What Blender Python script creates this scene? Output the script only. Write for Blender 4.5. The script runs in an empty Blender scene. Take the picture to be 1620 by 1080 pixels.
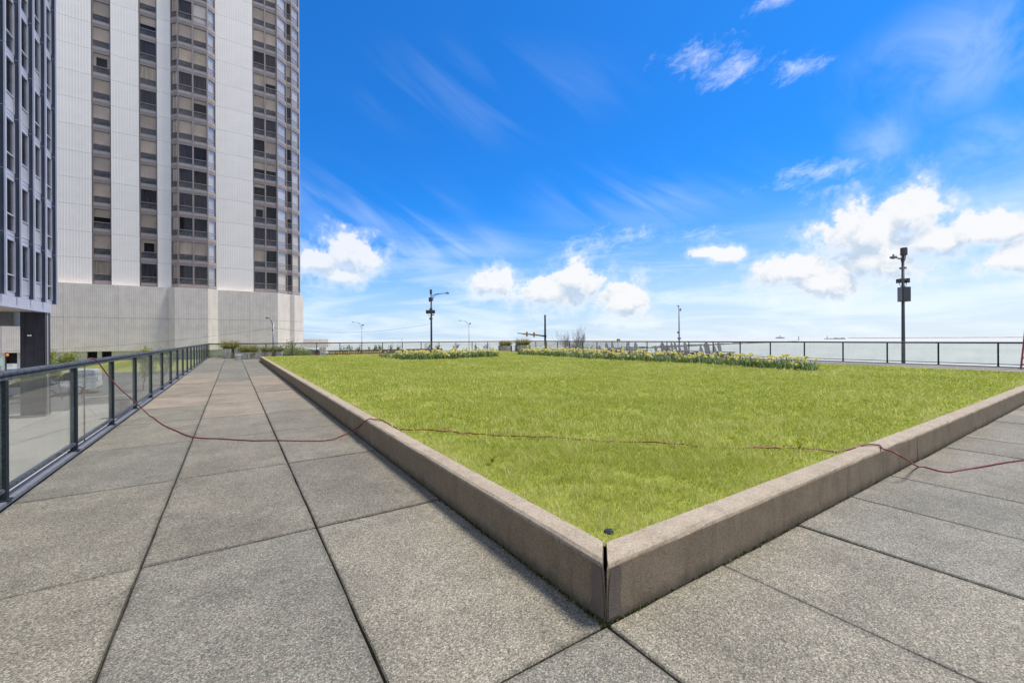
import bpy, math, random
import numpy as np
from mathutils import Vector, Matrix
random.seed(7)
rng = np.random.default_rng(11)
R = math.radians
sc = bpy.context.scene
col = sc.collection

# ------------------------------------------------------------------ camera
EYE = 1.3
YAW = R(-33.4)
cam = bpy.data.cameras.new('camera')
co = bpy.data.objects.new('camera', cam); col.objects.link(co)
co.matrix_world = Matrix.Translation((0, 0, EYE)) @ Matrix.Rotation(YAW, 4, 'Z') @ Matrix.Rotation(R(90), 4, 'X') @ Matrix.Rotation(R(-0.295), 4, 'Z')
cam.sensor_width = 36; cam.lens = 670 / 1620 * 36
cam.shift_y = -4.3 / 1620
cam.clip_start = 0.05; cam.clip_end = 120000
sc.camera = co

# ------------------------------------------------------------------ exposure
sc.view_settings.view_transform = 'Standard'
sc.view_settings.look = 'None'
sc.view_settings.gamma = 1
sc.view_settings.use_curve_mapping = False
sc.view_settings.exposure = 0.75
sc.cycles.max_bounces = 8; sc.cycles.transparent_max_bounces = 24
sc.cycles.diffuse_bounces = 3; sc.cycles.glossy_bounces = 3
sc.cycles.sample_clamp_indirect = 8

# ------------------------------------------------------------------ sun
SUN_AZ, SUN_EL = R(105), R(65)
S = Vector((math.sin(SUN_AZ) * math.cos(SUN_EL), math.cos(SUN_AZ) * math.cos(SUN_EL), math.sin(SUN_EL)))
sl = bpy.data.lights.new('sun', 'SUN'); sl.energy = 3.05; sl.angle = R(14); sl.color = (1.0, .94, .84)
so = bpy.data.objects.new('sun', sl); col.objects.link(so)
so.rotation_euler = S.to_track_quat('Z', 'Y').to_euler(); so.location = (20, -20, 60)

# ------------------------------------------------------------------ node helper
class NT:
    def __init__(s, tree, dim='3D'): s.dim = dim; s.t = tree; s.n = tree.nodes; s.l = tree.links
    def add(s, typ, **kw):
        n = s.n.new(typ)
        for k, v in kw.items(): setattr(n, k, v)
        return n
    def set(s, sock, v):
        if isinstance(v, bpy.types.NodeSocket): s.l.new(v, sock)
        else: sock.default_value = v
    def m(s, op, a, b=0.0, c=None, clamp=False):
        n = s.add('ShaderNodeMath', operation=op, use_clamp=clamp)
        s.set(n.inputs[0], a); s.set(n.inputs[1], b)
        if c is not None: s.set(n.inputs[2], c)
        return n.outputs[0]
    def v(s, op, a, b=(0, 0, 0)):
        n = s.add('ShaderNodeVectorMath', operation=op)
        s.set(n.inputs[0], a)
        if op == 'SCALE': s.set(n.inputs['Scale'], b)
        else: s.set(n.inputs[1], b)
        return n.outputs['Value'] if op in ('LENGTH', 'DOT_PRODUCT', 'DISTANCE') else n.outputs[0]
    def ss(s, x, lo, hi, a=0.0, b=1.0, kind='SMOOTHSTEP'):
        n = s.add('ShaderNodeMapRange', interpolation_type=kind)
        for i, q in enumerate((x, lo, hi, a, b)): s.set(n.inputs[i], q)
        return n.outputs[0]
    def noise(s, vec, scale, detail=4, rough=.55, dist=0.0):
        n = s.add('ShaderNodeTexNoise'); n.noise_dimensions = s.dim
        if vec is not None: s.set(n.inputs['Vector'], vec)
        n.inputs['Scale'].default_value = scale; n.inputs['Detail'].default_value = detail
        n.inputs['Roughness'].default_value = rough; n.inputs['Distortion'].default_value = dist
        return n.outputs['Fac']
    def mix(s, f, a, b, mode='MIX'):
        n = s.add('ShaderNodeMix', data_type='RGBA', blend_type=mode)
        s.set(n.inputs[0], f); s.set(n.inputs[6], a); s.set(n.inputs[7], b)
        return n.outputs[2]
    def rotscale(s, vec, ang, scale):
        return s.v('MULTIPLY', s.mapping(vec, rot=(0, 0, ang)), scale)
    def mapping(s, vec, loc=(0, 0, 0), rot=(0, 0, 0), scale=(1, 1, 1)):
        n = s.add('ShaderNodeMapping')
        s.set(n.inputs[0], vec); n.inputs[1].default_value = loc; n.inputs[2].default_value = rot; n.inputs[3].default_value = scale
        return n.outputs[0]

# ------------------------------------------------------------------ world: sky with clouds
def sky_dir(px, py):      # azimuth and elevation (degrees, from the view axis) of a direction
    u = (px - 810) / 670; yh = 535.7 - .00514 * (px - 810); w = (yh - py) / 670
    return math.degrees(math.atan(u)), math.degrees(math.atan(w / math.hypot(1, u)))
W = bpy.data.worlds.new('World'); sc.world = W; W.use_nodes = True
T = NT(W.node_tree, '2D'); T.n.clear()
out = T.add('ShaderNodeOutputWorld'); bg = T.add('ShaderNodeBackground')
T.l.new(bg.outputs[0], out.inputs[0])
sky = T.add('ShaderNodeTexSky', sky_type='NISHITA'); sky.sun_disc = False
sky.sun_elevation = SUN_EL; sky.sun_rotation = SUN_AZ; sky.altitude = 180; sky.air_density = 1.0; sky.dust_density = .6; sky.ozone_density = 2.0
SKY_STRENGTH = .085
tc = T.add('ShaderNodeTexCoord')
gen = T.mapping(tc.outputs['Generated'], rot=(0, 0, -YAW))
sx = T.add('ShaderNodeSeparateXYZ'); T.l.new(gen, sx.inputs[0])
DEG = 180 / math.pi
az = T.m('MULTIPLY', T.m('ARCTAN2', sx.outputs[0], sx.outputs[1]), DEG)
el = T.m('MULTIPLY', T.m('ARCSINE', sx.outputs[2]), DEG)
cb = T.add('ShaderNodeCombineXYZ'); T.l.new(az, cb.inputs[0]); T.l.new(el, cb.inputs[1])
P = cb.outputs[0]
base = T.mix(1.0, sky.outputs[0], (.11, .68, 1.36, 1), 'MULTIPLY')
# pale moist air low over the lake, wider towards the sun
hz = T.ss(el, T.m('ADD', T.ss(az, -40, 60, 17, 26, 'LINEAR'), 0.0), -1.0)
hz = T.m('POWER', hz, 1.9)
hzc = T.mix(T.ss(az, -30, 50), (4.2, 5.4, 6.7, 1), (5.8, 6.3, 6.8, 1))
base = T.mix(T.m('MULTIPLY', hz, .92), base, hzc)
def blobs(lst, pvec):
    acc = None
    for (px, py, rx, ry) in lst:
        a, e = sky_dir(px, py); k = sky_dir(px + 10, py)[0] - a; k2 = abs(sky_dir(px, py + 10)[1] - e)
        q = T.v('SUBTRACT', pvec, (a, e, 0))
        q = T.v('MULTIPLY', q, (1 / (rx * k / 10), 1 / (ry * k2 / 10), 0))
        d = T.m('SUBTRACT', 1.0, T.v('LENGTH', q))
        acc = d if acc is None else T.m('MAXIMUM', acc, d)
    return acc
def vor(vec, scale):
    n = T.add('ShaderNodeTexVoronoi', feature='SMOOTH_F1', voronoi_dimensions='2D'); T.set(n.inputs['Vector'], vec); n.inputs['Scale'].default_value = scale
    n.inputs['Smoothness'].default_value = .35; return n.outputs['Distance']
wob = T.add('ShaderNodeTexNoise', noise_dimensions='2D'); T.l.new(P, wob.inputs['Vector']); wob.inputs['Scale'].default_value = .45; wob.inputs['Detail'].default_value = 5
PW = T.v('ADD', P, T.v('MULTIPLY', T.v('SUBTRACT', wob.outputs['Color'], (.5, .5, .5)), (3.2, 2.4, 0)))
n1 = T.noise(P, .28, 8, .62); n2 = T.noise(T.v('ADD', P, (31, 7, 0)), 1.2, 7, .66)
puff = T.m('ADD', T.m('MULTIPLY', T.m('SUBTRACT', .5, vor(PW, .42)), .55), T.m('MULTIPLY', T.m('SUBTRACT', .45, vor(T.v('ADD', PW, (3, 9, 0)), 1.05)), .42))
nn = T.m('ADD', T.m('ADD', T.m('MULTIPLY', T.m('SUBTRACT', n1, .5), 1.7), T.m('MULTIPLY', T.m('SUBTRACT', n2, .5), .75)), puff)
CUM = [(556, 404, 50, 40), (505, 416, 46, 26), (540, 436, 46, 20), (780, 448, 40, 30), (868, 464, 76, 32), (912, 446, 50, 36), (985, 478, 50, 38),
       (1120, 400, 34, 10), (1148, 404, 38, 14), (1258, 430, 80, 34), (1300, 448, 96, 34), (1375, 372, 104, 60), (1440, 342, 66, 54), (1385, 412, 100, 50), (1480, 380, 90, 36), (1550, 368, 100, 34), (1615, 410, 84, 40)]
bl0 = blobs(CUM, P)
d1 = T.m('ADD', bl0, T.m('MULTIPLY', nn, .66))
lowside = T.m('SUBTRACT', blobs(CUM, T.v('ADD', P, (.4, 1.3, 0))), bl0)        # positive on the under side
a1 = T.m('MULTIPLY', T.ss(d1, .06, T.m('ADD', .34, T.m('MULTIPLY', T.ss(lowside, -.2, .5), .55))), T.ss(az, -25, 15, .84, 1.0))
# wispy cirrus patches
wv = T.rotscale(P, R(-14), (.34, .62, 1))
wn = T.m('ADD', T.m('MULTIPLY', T.noise(wv, .7, 7, .60, .6), .65), T.m('MULTIPLY', T.noise(T.v('ADD', wv, (9, 4, 2)), 2.6, 5, .7, .5), .45))
WSP = [(1105, 92, 70, 40), (1165, 110, 70, 34), (1270, 104, 66, 30), (1230, 0, 66, 16), (1300, 270, 110, 22), (1245, 290, 60, 14), (1000, 374, 90, 22), (940, 388, 60, 22), (1135, 402, 62, 18), (1120, 372, 60, 14)]
a2 = T.m('MULTIPLY', T.ss(T.m('ADD', blobs(WSP, P), T.m('MULTIPLY', T.m('SUBTRACT', wn, .55), 3.2)), .05, 1.7), .44)
# long streaks fanning from the upper left down to the right
sv = T.rotscale(P, R(33), (.05, .34, 1))
sn = T.noise(sv, .8, 4, .5, .35)
STK = [(600, 330, 190, 90), (690, 390, 160, 60), (500, 290, 120, 70), (780, 150, 300, 110), (1020, 300, 260, 80)]
VL = [(1600, 300, 150, 80), (1390, 235, 90, 130), (1560, 240, 160, 90), (1520, 90, 300, 140)]
a3 = T.m('MULTIPLY', T.m('MULTIPLY', T.ss(blobs(STK, P), 0.0, .8), T.ss(sn, .40, .80)), T.ss(el, 21, 11, .08, .36))
a6 = T.m('MULTIPLY', T.m('MULTIPLY', T.ss(blobs(VL, P), 0, .9), T.ss(T.noise(P, .16, 7, .6, .4), .25, .8)), .26)
# unseen broken white cloud outside the view, added as fill for shaded faces
a4 = T.m('MULTIPLY', T.ss(T.noise(T.rotscale(P, R(20), (.03, .07, 1)), 1.2, 6, .62, .6), .36, .62), T.ss(T.m('ABSOLUTE', az), 55, 80, 0, .85))
veil = T.ss(el, 17, 2, 0, 1)
a5 = T.m('MULTIPLY', T.m('MULTIPLY', veil, T.ss(T.noise(T.mapping(P, scale=(.05, .3, 1)), 1.2, 5, .6, .4), .38, .68)), .45)
shade = T.m('MULTIPLY', T.ss(T.m('ADD', lowside, T.m('MULTIPLY', T.m('SUBTRACT', T.noise(T.v('ADD', PW, (5, 2, 3)), .55, 6, .6), .5), 1.5)), -.30, .40), T.ss(d1, .18, .6))
ccol = T.mix(shade, (6.7, 6.75, 6.85, 1), (3.9, 4.75, 5.8, 1))
c = T.mix(a3, base, (7.2, 7.9, 8.4, 1)); c = T.mix(a6, c, (7.2, 7.8, 8.3, 1)); c = T.mix(a2, c, (8.2, 8.4, 8.6, 1)); c = T.mix(a4, c, (7.4, 7.6, 7.9, 1))
c = T.mix(a5, c, (7.2, 7.7, 8.2, 1))
c = T.mix(T.m('MULTIPLY', T.ss(T.m('ADD', d1, T.m('MULTIPLY', T.m('SUBTRACT', n1, .5), .8)), -.45, .35), .42), c, (6.6, 7.0, 7.3, 1))
c = T.mix(T.m('MULTIPLY', a1, .96), c, ccol)
# nothing but dim ground colour below the horizon
c = T.mix(T.ss(el, -.2, -1.5), c, (3.0, 3.3, 3.2, 1))
T.l.new(c, bg.inputs[0]); bg.inputs[1].default_value = SKY_STRENGTH

# ------------------------------------------------------------------ helpers
FX, FY = .5505, .8349
def ray(px):                       # horizontal direction per metre of depth for an image column
    u = (px - 810) / 670
    return .8349 * u + .5505, -.5505 * u + .8349
def hor(px): return 535.7 - .00514 * (px - 810)
def ground(px, py, z=0.0):         # a point seen at (px, py) lying at height z
    d = 670 * (EYE - z) / (py - hor(px)); a, b = ray(px)
    return Vector((a * d, b * d, z))
def at_depth(px, d, z=0.0):
    a, b = ray(px); return Vector((a * d, b * d, z))
def high(px, py, d): return EYE + (hor(px) - py) * d / 670
def on_x(px, X, z=0): a, b = ray(px); return Vector((X, b * X / a, z))
def on_y(px, Y, z=0): a, b = ray(px); return Vector((a * Y / b, Y, z))

def tag(o, label=None, cat=None, group=None, kind=None):
    if label: o['label'] = label
    if cat: o['category'] = cat
    if group: o['group'] = group
    if kind: o['kind'] = kind
    return o
def empty(name, loc, rz=0, label=None, cat=None, group=None):
    o = bpy.data.objects.new(name, None); col.objects.link(o)
    o.empty_display_size = .2
    o.location = loc; o.rotation_euler = (0, 0, rz)
    return tag(o, label, cat, group)
def copy_tree(o, parent=None):
    c = o.copy(); col.objects.link(c)
    if parent: c.parent = parent
    for ch in o.children: copy_tree(ch, c)
    return c
class MB:
    def __init__(s): s.v = []; s.f = []
    def face(s, pts):
        b = len(s.v); s.v += [tuple(p) for p in pts]; s.f.append(tuple(range(b, b + len(pts)))); return s
    def box(s, a, b, M=None):
        x0, y0, z0 = a; x1, y1, z1 = b; k = len(s.v)
        p = [(x0, y0, z0), (x1, y0, z0), (x1, y1, z0), (x0, y1, z0), (x0, y0, z1), (x1, y0, z1), (x1, y1, z1), (x0, y1, z1)]
        if M is not None: p = [tuple(M @ Vector(q)) for q in p]
        s.v += p
        s.f += [tuple(k + i for i in q) for q in ((3, 2, 1, 0), (4, 5, 6, 7), (0, 1, 5, 4), (1, 2, 6, 5), (2, 3, 7, 6), (3, 0, 4, 7))]
        return s
    def tube(s, pts, r, n=8, cap=True):
        pts = [Vector(p) for p in pts]; m = len(pts); k = len(s.v)
        rr = r if isinstance(r, (list, tuple)) else [r] * m
        prev = None
        for i in range(m):
            t = (pts[min(i + 1, m - 1)] - pts[max(i - 1, 0)]).normalized()
            if prev is None:
                a = t.orthogonal().normalized()
            else:
                a = prev - t * prev.dot(t)
                a = a.normalized() if a.length > 1e-6 else t.orthogonal().normalized()
            prev = a; b = t.cross(a)
            for j in range(n):
                an = 2 * math.pi * j / n
                s.v.append(tuple(pts[i] + (a * math.cos(an) + b * math.sin(an)) * rr[i]))
        for i in range(m - 1):
            for j in range(n):
                s.f.append((k + i * n + j, k + i * n + (j + 1) % n, k + (i + 1) * n + (j + 1) % n, k + (i + 1) * n + j))
        if cap:
            s.f.append(tuple(k + j for j in reversed(range(n)))); s.f.append(tuple(k + (m - 1) * n + j for j in range(n)))
        return s
    def lathe(s, prof, n=24, c=(0, 0, 0)):
        k = len(s.v); m = len(prof)
        for (r, z) in prof:
            for j in range(n):
                a = 2 * math.pi * j / n; s.v.append((c[0] + r * math.cos(a), c[1] + r * math.sin(a), c[2] + z))
        for i in range(m - 1):
            for j in range(n):
                s.f.append((k + i * n + j, k + i * n + (j + 1) % n, k + (i + 1) * n + (j + 1) % n, k + (i + 1) * n + j))
        return s
    def prism(s, poly, y0, y1):     # polygon in x,z extruded along y
        k = len(s.v); n = len(poly)
        s.v += [(x, y0, z) for x, z in poly] + [(x, y1, z) for x, z in poly]
        s.f.append(tuple(k + i for i in range(n))); s.f.append(tuple(k + n + i for i in reversed(range(n))))
        for i in range(n): s.f.append((k + i, k + n + i, k + n + (i + 1) % n, k + (i + 1) % n))
        return s
    def vprism(s, poly, z0, z1, capped=True):    # polygon in x,y extruded up
        k = len(s.v); n = len(poly)
        s.v += [(x, y, z0) for x, y in poly] + [(x, y, z1) for x, y in poly]
        if capped: s.f.append(tuple(k + i for i in reversed(range(n)))); s.f.append(tuple(k + n + i for i in range(n)))
        for i in range(n): s.f.append((k + i, k + (i + 1) % n, k + n + (i + 1) % n, k + n + i))
        return s
    def mesh(s, name, mat=None):
        me = bpy.data.meshes.new(name); me.from_pydata(s.v, [], s.f)
        if mat: me.materials.append(mat)
        return me
    def build(s, name, mat, parent=None, loc=(0, 0, 0), smooth=False, bevel=0):
        me = s.mesh(name, mat)
        return link(name, me, parent, loc, smooth, bevel)
def link(name, me, parent=None, loc=(0, 0, 0), smooth=False, bevel=0, rz=0):
    o = bpy.data.objects.new(name, me); col.objects.link(o); o.location = loc; o.rotation_euler = (0, 0, rz)
    if parent: o.parent = parent
    if smooth:
        me.polygons.foreach_set('use_smooth', [True] * len(me.polygons))
    if bevel:
        b = o.modifiers.new('bevel', 'BEVEL'); b.width = bevel; b.segments = 2; b.limit_method = 'ANGLE'
    return o

# ------------------------------------------------------------------ materials
def mat(name, color, rough=.6, metal=0.0, noise=None, bump=0.0, bscale=40, spec=.5, vary=0.0, coords='Object', trans=0.0):
    """noise = (scale, other colour, amount): soft mottling"""
    m = bpy.data.materials.new(name); m.use_nodes = True; t = NT(m.node_tree)
    p = t.n['Principled BSDF']
    tcn = t.add('ShaderNodeTexCoord'); vec = tcn.outputs[coords]
    c4 = (*color, 1); cs = None
    if noise:
        f = t.ss(t.noise(vec, noise[0], 5, .6), .35, .68, 0, noise[2])
        cs = t.mix(f, c4, (*noise[1], 1))
    if vary:
        oi = t.add('ShaderNodeObjectInfo')
        f = t.m('ADD', 1 - vary / 2, t.m('MULTIPLY', oi.outputs['Random'], vary))
        hs = t.add('ShaderNodeHueSaturation'); t.set(hs.inputs['Color'], cs if cs else c4); t.set(hs.inputs['Value'], f); cs = hs.outputs[0]
    if cs: t.l.new(cs, p.inputs['Base Color'])
    else: p.inputs['Base Color'].default_value = c4
    p.inputs['Roughness'].default_value = rough; p.inputs['Metallic'].default_value = metal
    p.inputs['Specular IOR Level'].default_value = spec
    if bump:
        b = t.add('ShaderNodeBump'); b.inputs['Strength'].default_value = bump; b.inputs['Distance'].default_value = .01
        t.l.new(t.noise(vec, bscale, 5, .6), b.inputs['Height']); t.l.new(b.outputs[0], p.inputs['Normal'])
    m.diffuse_color = c4
    return m
def glass_mat(name, tint, f_trans, rough=.05, haze=(.6, .68, .64), f_haze=.06):
    m = bpy.data.materials.new(name); m.use_nodes = True; t = NT(m.node_tree); t.n.clear()
    o = t.add('ShaderNodeOutputMaterial')
    tr = t.add('ShaderNodeBsdfTransparent'); tr.inputs[0].default_value = (*tint, 1)
    gl = t.add('ShaderNodeBsdfGlossy'); gl.inputs['Roughness'].default_value = rough
    df = t.add('ShaderNodeBsdfDiffuse'); df.inputs[0].default_value = (*haze, 1)
    fr = t.add('ShaderNodeFresnel'); fr.inputs[0].default_value = 1.5
    a = t.add('ShaderNodeMixShader'); b = t.add('ShaderNodeMixShader')
    tcn = t.add('ShaderNodeTexCoord')
    hf = t.m('MULTIPLY', t.ss(t.noise(tcn.outputs['Object'], 1.3, 5, .65), .3, .8, .5, 1.5), f_haze)
    t.set(a.inputs[0], hf); t.l.new(tr.outputs[0], a.inputs[1]); t.l.new(df.outputs[0], a.inputs[2])
    t.set(b.inputs[0], t.m('MULTIPLY', fr.outputs[0], f_trans)); t.l.new(a.outputs[0], b.inputs[1]); t.l.new(gl.outputs[0], b.inputs[2])
    t.l.new(b.outputs[0], o.inputs[0]); return m
def leaf_mat(name, c1, c2, c3, trans=.35, rough=.55):
    """colour picked per leaf by the 'tone' attribute; light passes through"""
    m = bpy.data.materials.new(name); m.use_nodes = True; t = NT(m.node_tree); t.n.clear()
    o = t.add('ShaderNodeOutputMaterial')
    at = t.add('ShaderNodeAttribute', attribute_name='tone'); f = at.outputs['Fac']
    c = t.mix(t.ss(f, 0, .5, kind='LINEAR'), (*c1, 1), (*c2, 1)); c = t.mix(t.ss(f, .5, 1, kind='LINEAR'), c, (*c3, 1))
    d = t.add('ShaderNodeBsdfPrincipled'); d.inputs['Roughness'].default_value = rough; d.inputs['Specular IOR Level'].default_value = .3
    tl = t.add('ShaderNodeBsdfTranslucent'); t.l.new(c, d.inputs[0]); t.l.new(c, tl.inputs[0])
    x = t.add('ShaderNodeMixShader'); x.inputs[0].default_value = trans
    t.l.new(d.outputs[0], x.inputs[1]); t.l.new(tl.outputs[0], x.inputs[2]); t.l.new(x.outputs[0], o.inputs[0])
    return m

def aggregate(name, c1, c2, c3):
    """washed gravel concrete: small stones of several greys"""
    m = bpy.data.materials.new(name); m.use_nodes = True; t = NT(m.node_tree); p = t.n['Principled BSDF']
    tcn = t.add('ShaderNodeTexCoord'); oi = t.add('ShaderNodeObjectInfo')
    gp = t.add('ShaderNodeNewGeometry'); vec = gp.outputs['Position']
    vo = t.add('ShaderNodeTexVoronoi'); vo.inputs['Scale'].default_value = 165; t.l.new(vec, vo.inputs['Vector'])
    sep = t.add('ShaderNodeSeparateColor'); t.l.new(vo.outputs['Color'], sep.inputs[0])
    f = sep.outputs[0]
    cc = t.mix(t.ss(f, 0, .55), (*c1, 1), (*c2, 1)); cc = t.mix(t.ss(f, .7, 1.0), cc, (*c3, 1))
    cc = t.mix(t.m('MULTIPLY', t.ss(sep.outputs[1], .8, 1.0), .5), cc, (.36, .27, .20, 1))
    cc = t.mix(t.m('MULTIPLY', t.ss(vo.outputs['Distance'], .45, .85), .55), cc, (.055, .05, .045, 1))
    big = t.ss(t.noise(vec, 1.6, 6, .62), .3, .72, .80, 1.12)
    med = t.ss(t.noise(vec, 9, 5, .6), .3, .7, .92, 1.06)
    gs = t.add('ShaderNodeSeparateXYZ'); t.l.new(tcn.outputs['Generated'], gs.inputs[0])
    ex = t.m('MULTIPLY', t.m('MINIMUM', gs.outputs[0], t.m('SUBTRACT', 1.0, gs.outputs[0])), .93); ey = t.m('MULTIPLY', t.m('MINIMUM', gs.outputs[1], t.m('SUBTRACT', 1.0, gs.outputs[1])), 1.836)
    ed = t.m('ADD', t.m('MINIMUM', ex, ey), t.m('MULTIPLY', t.m('SUBTRACT', t.noise(vec, 14, 5, .65), .5), .07))
    cc = t.mix(t.ss(ed, .035, -.01, 0, .55), cc, (.06, .055, .04, 1))          # dirt along the joints
    st = t.ss(t.noise(vec, 2.3, 4, .5, .6), .62, .72, 0, .30)
    cc = t.mix(st, cc, (.085, .08, .065, 1))                                   # old damp stains
    vs = t.add('ShaderNodeTexVoronoi'); vs.inputs['Scale'].default_value = 1.15; t.l.new(vec, vs.inputs['Vector'])
    cc = t.mix(t.ss(vs.outputs['Distance'], .016, .010), cc, (.55, .53, .48, 1))   # a few pale droppings
    hs = t.add('ShaderNodeHueSaturation'); t.l.new(cc, hs.inputs['Color'])
    t.l.new(t.m('MULTIPLY', t.m('MULTIPLY', big, med), t.ss(oi.outputs['Random'], 0, 1, .87, 1.10, 'LINEAR')), hs.inputs['Value'])
    t.l.new(hs.outputs[0], p.inputs['Base Color'])
    p.inputs['Roughness'].default_value = .75; p.inputs['Specular IOR Level'].default_value = .35
    b = t.add('ShaderNodeBump'); b.inputs['Strength'].default_value = .55; b.inputs['Distance'].default_value = .004
    t.l.new(t.m('SUBTRACT', 1.0, vo.outputs['Distance']), b.inputs['Height']); t.l.new(b.outputs[0], p.inputs['Normal'])
    return m

M = {}
M['slab_grey'] = aggregate('grey aggregate', (.100, .090, .065), (.230, .207, .153), (.405, .368, .28))
M['slab_blue'] = aggregate('blue grey aggregate', (.098, .092, .070), (.215, .200, .154), (.375, .350, .275))
M['slab_tan'] = aggregate('tan aggregate', (.20, .16, .115), (.29, .235, .168), (.40, .335, .25))
M['joint'] = mat('dark joint', (.025, .022, .02), .95, noise=(30, (.05, .05, .03), .6))
def curb_mat():
    m = bpy.data.materials.new('curb concrete'); m.use_nodes = True; t = NT(m.node_tree); p = t.n['Principled BSDF']
    g = t.add('ShaderNodeNewGeometry'); vec = g.outputs['Position']
    c = t.mix(t.ss(t.noise(vec, 5, 7, .65), .3, .7), (.305, .24, .160, 1), (.41, .335, .238, 1))
    c = t.mix(t.m('MULTIPLY', t.ss(t.noise(t.mapping(vec, scale=(1, 1, .12)), 14, 5, .65), .5, .72), .45), c, (.12, .095, .075, 1))   # run-down streaks
    vo = t.add('ShaderNodeTexVoronoi'); vo.inputs['Scale'].default_value = 150; t.l.new(vec, vo.inputs['Vector'])
    sc_ = t.add('ShaderNodeSeparateColor'); t.l.new(vo.outputs['Color'], sc_.inputs[0]); c = t.mix(.30, c, t.mix(sc_.outputs[0], (.12, .09, .065, 1), (.55, .46, .37, 1)))
    sp = t.noise(vec, 190, 2, .5)
    c = t.mix(t.m('MULTIPLY', t.ss(sp, .60, .7), .55), c, (.48, .42, .36, 1))
    c = t.mix(t.m('MULTIPLY', t.ss(sp, .42, .3), .5), c, (.10, .08, .065, 1))
    sz = t.add('ShaderNodeSeparateXYZ'); t.l.new(vec, sz.inputs[0])
    c = t.mix(t.ss(t.m('ADD', sz.outputs[2], t.m('MULTIPLY', t.noise(vec, 20, 4, .6), .02)), .272, .252), c, t.mix(1.0, c, (.66, .62, .56, 1), 'MULTIPLY'))  # side faces below the top edge darkened: shade and dirt put into the colour
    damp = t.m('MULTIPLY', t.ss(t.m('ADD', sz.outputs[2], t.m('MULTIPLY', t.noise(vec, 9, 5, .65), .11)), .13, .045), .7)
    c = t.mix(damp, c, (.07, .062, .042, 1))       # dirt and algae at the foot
    t.l.new(c, p.inputs['Base Color']); p.inputs['Roughness'].default_value = .88; p.inputs['Specular IOR Level'].default_value = .25
    b = t.add('ShaderNodeBump'); b.inputs['Strength'].default_value = .5; b.inputs['Distance'].default_value = .004
    t.l.new(t.noise(vec, 130, 4, .7), b.inputs['Height']); t.l.new(b.outputs[0], p.inputs['Normal'])
    return m
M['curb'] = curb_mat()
M['rail'] = mat('weathered blue grey rail', (.036, .042, .053), .55, .05, spec=.3, noise=(25, (.13, .14, .165), .6), bump=.25, bscale=60)
M['post'] = mat('dark green black post', (.012, .019, .022), .65, .0, spec=.2, noise=(40, (.045, .058, .062), .5))
M['alu'] = mat('grey aluminium', (.26, .26, .29), .5, .4, noise=(18, (.18, .19, .22), .7))
M['rail_glass'] = glass_mat('railing glass', (.91, .93, .91), .42, .04, (.62, .66, .60), .075)
M['cord'] = mat('red rubber cord', (.23, .03, .035), .5, noise=(60, (.10, .02, .025), .6))
M['steel'] = mat('brushed steel', (.56, .53, .50), .13, 1.0, noise=(6, (.46, .43, .40), .6))
M['soil'] = mat('soil', (.06, .045, .03), .95, noise=(12, (.11, .085, .06), .8), bump=.6)
M['dark_metal'] = mat('dark bronze metal', (.075, .068, .07), .5, .2, noise=(12, (.11, .10, .10), .5))
M['grey_metal'] = mat('grey metal', (.22, .23, .24), .5, .3, noise=(12, (.30, .30, .31), .5))
M['pale_metal'] = mat('pale galvanised metal', (.40, .42, .44), .5, .2)
M['white_panel'] = mat('white metal panel', (.88, .82, .735), .5, 0, noise=(.6, (.83, .77, .69), .8), vary=.05)
M['podium'] = mat('ribbed concrete', (.70, .63, .55), .85, 0, noise=(.9, (.58, .52, .45), .8), bump=.3, bscale=8, vary=.05)
M['podium_base'] = mat('white ribbed base', (.68, .665, .62), .7, noise=(1.2, (.56, .54, .5), .7))
M['bronze'] = mat('grey bronze window metal', (.30, .25, .23), .5, .1, noise=(2.5, (.24, .20, .185), .7), vary=.1)
M['pale_bronze'] = mat('pale spandrel metal', (.35, .30, .275), .5, .1, noise=(2.5, (.29, .25, .23), .7), vary=.12)
M['room'] = mat('unlit interior', (.030, .028, .032), .95)
M['win_glass'] = glass_mat('window glass', (.95, .94, .93), .36, .02, (.2, .2, .2), .03)
M['low_glass'] = glass_mat('ventilator glass', (.68, .68, .68), .5, .05, (.20, .20, .205), .40)
def fold_mat(name, c, f):
    m = bpy.data.materials.new(name); m.use_nodes = True; t = NT(m.node_tree); p = t.n['Principled BSDF']
    tcn = t.add('ShaderNodeTexCoord'); oi = t.add('ShaderNodeObjectInfo')
    v = t.mapping(tcn.outputs['Object'], scale=(9, 1, .25))
    k = t.ss(t.noise(v, 1.6, 3, .5), .35, .65, 1 - f, 1.0)
    hs = t.add('ShaderNodeHueSaturation'); hs.inputs['Color'].default_value = (*c, 1)
    t.l.new(t.m('MULTIPLY', k, t.ss(oi.outputs['Random'], 0, 1, .82, 1.12, 'LINEAR')), hs.inputs['Value'])
    t.l.new(hs.outputs[0], p.inputs['Base Color']); p.inputs['Roughness'].default_value = .9
    return m
M['blind_tan'] = fold_mat('tan roller blind', (.78, .64, .50), .06)
M['blind_white'] = fold_mat('white blind', (.92, .86, .78), .05)
M['curtain'] = fold_mat('pleated curtain', (.78, .67, .52), .4)
M['dark_curtain'] = fold_mat('dark net curtain', (.10, .085, .11), .7)
M['steel_blue'] = mat('blue black painted steel', (.048, .066, .10), .45, .05, noise=(1.5, (.036, .05, .08), .7))
M['lav'] = mat('silver lavender metal', (.47, .48, .56), .4, .15, noise=(2.0, (.40, .41, .49), .7))
M['lav_panel'] = mat('grey infill panel', (.40, .40, .42), .6, .1, noise=(2.0, (.33, .33, .36), .7), vary=.2)
M['soffit'] = mat('beige soffit', (.50, .46, .40), .8)
M['black_steel'] = mat('black column steel', (.030, .030, .042), .45, .3, noise=(2, (.045, .045, .06), .6))
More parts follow.
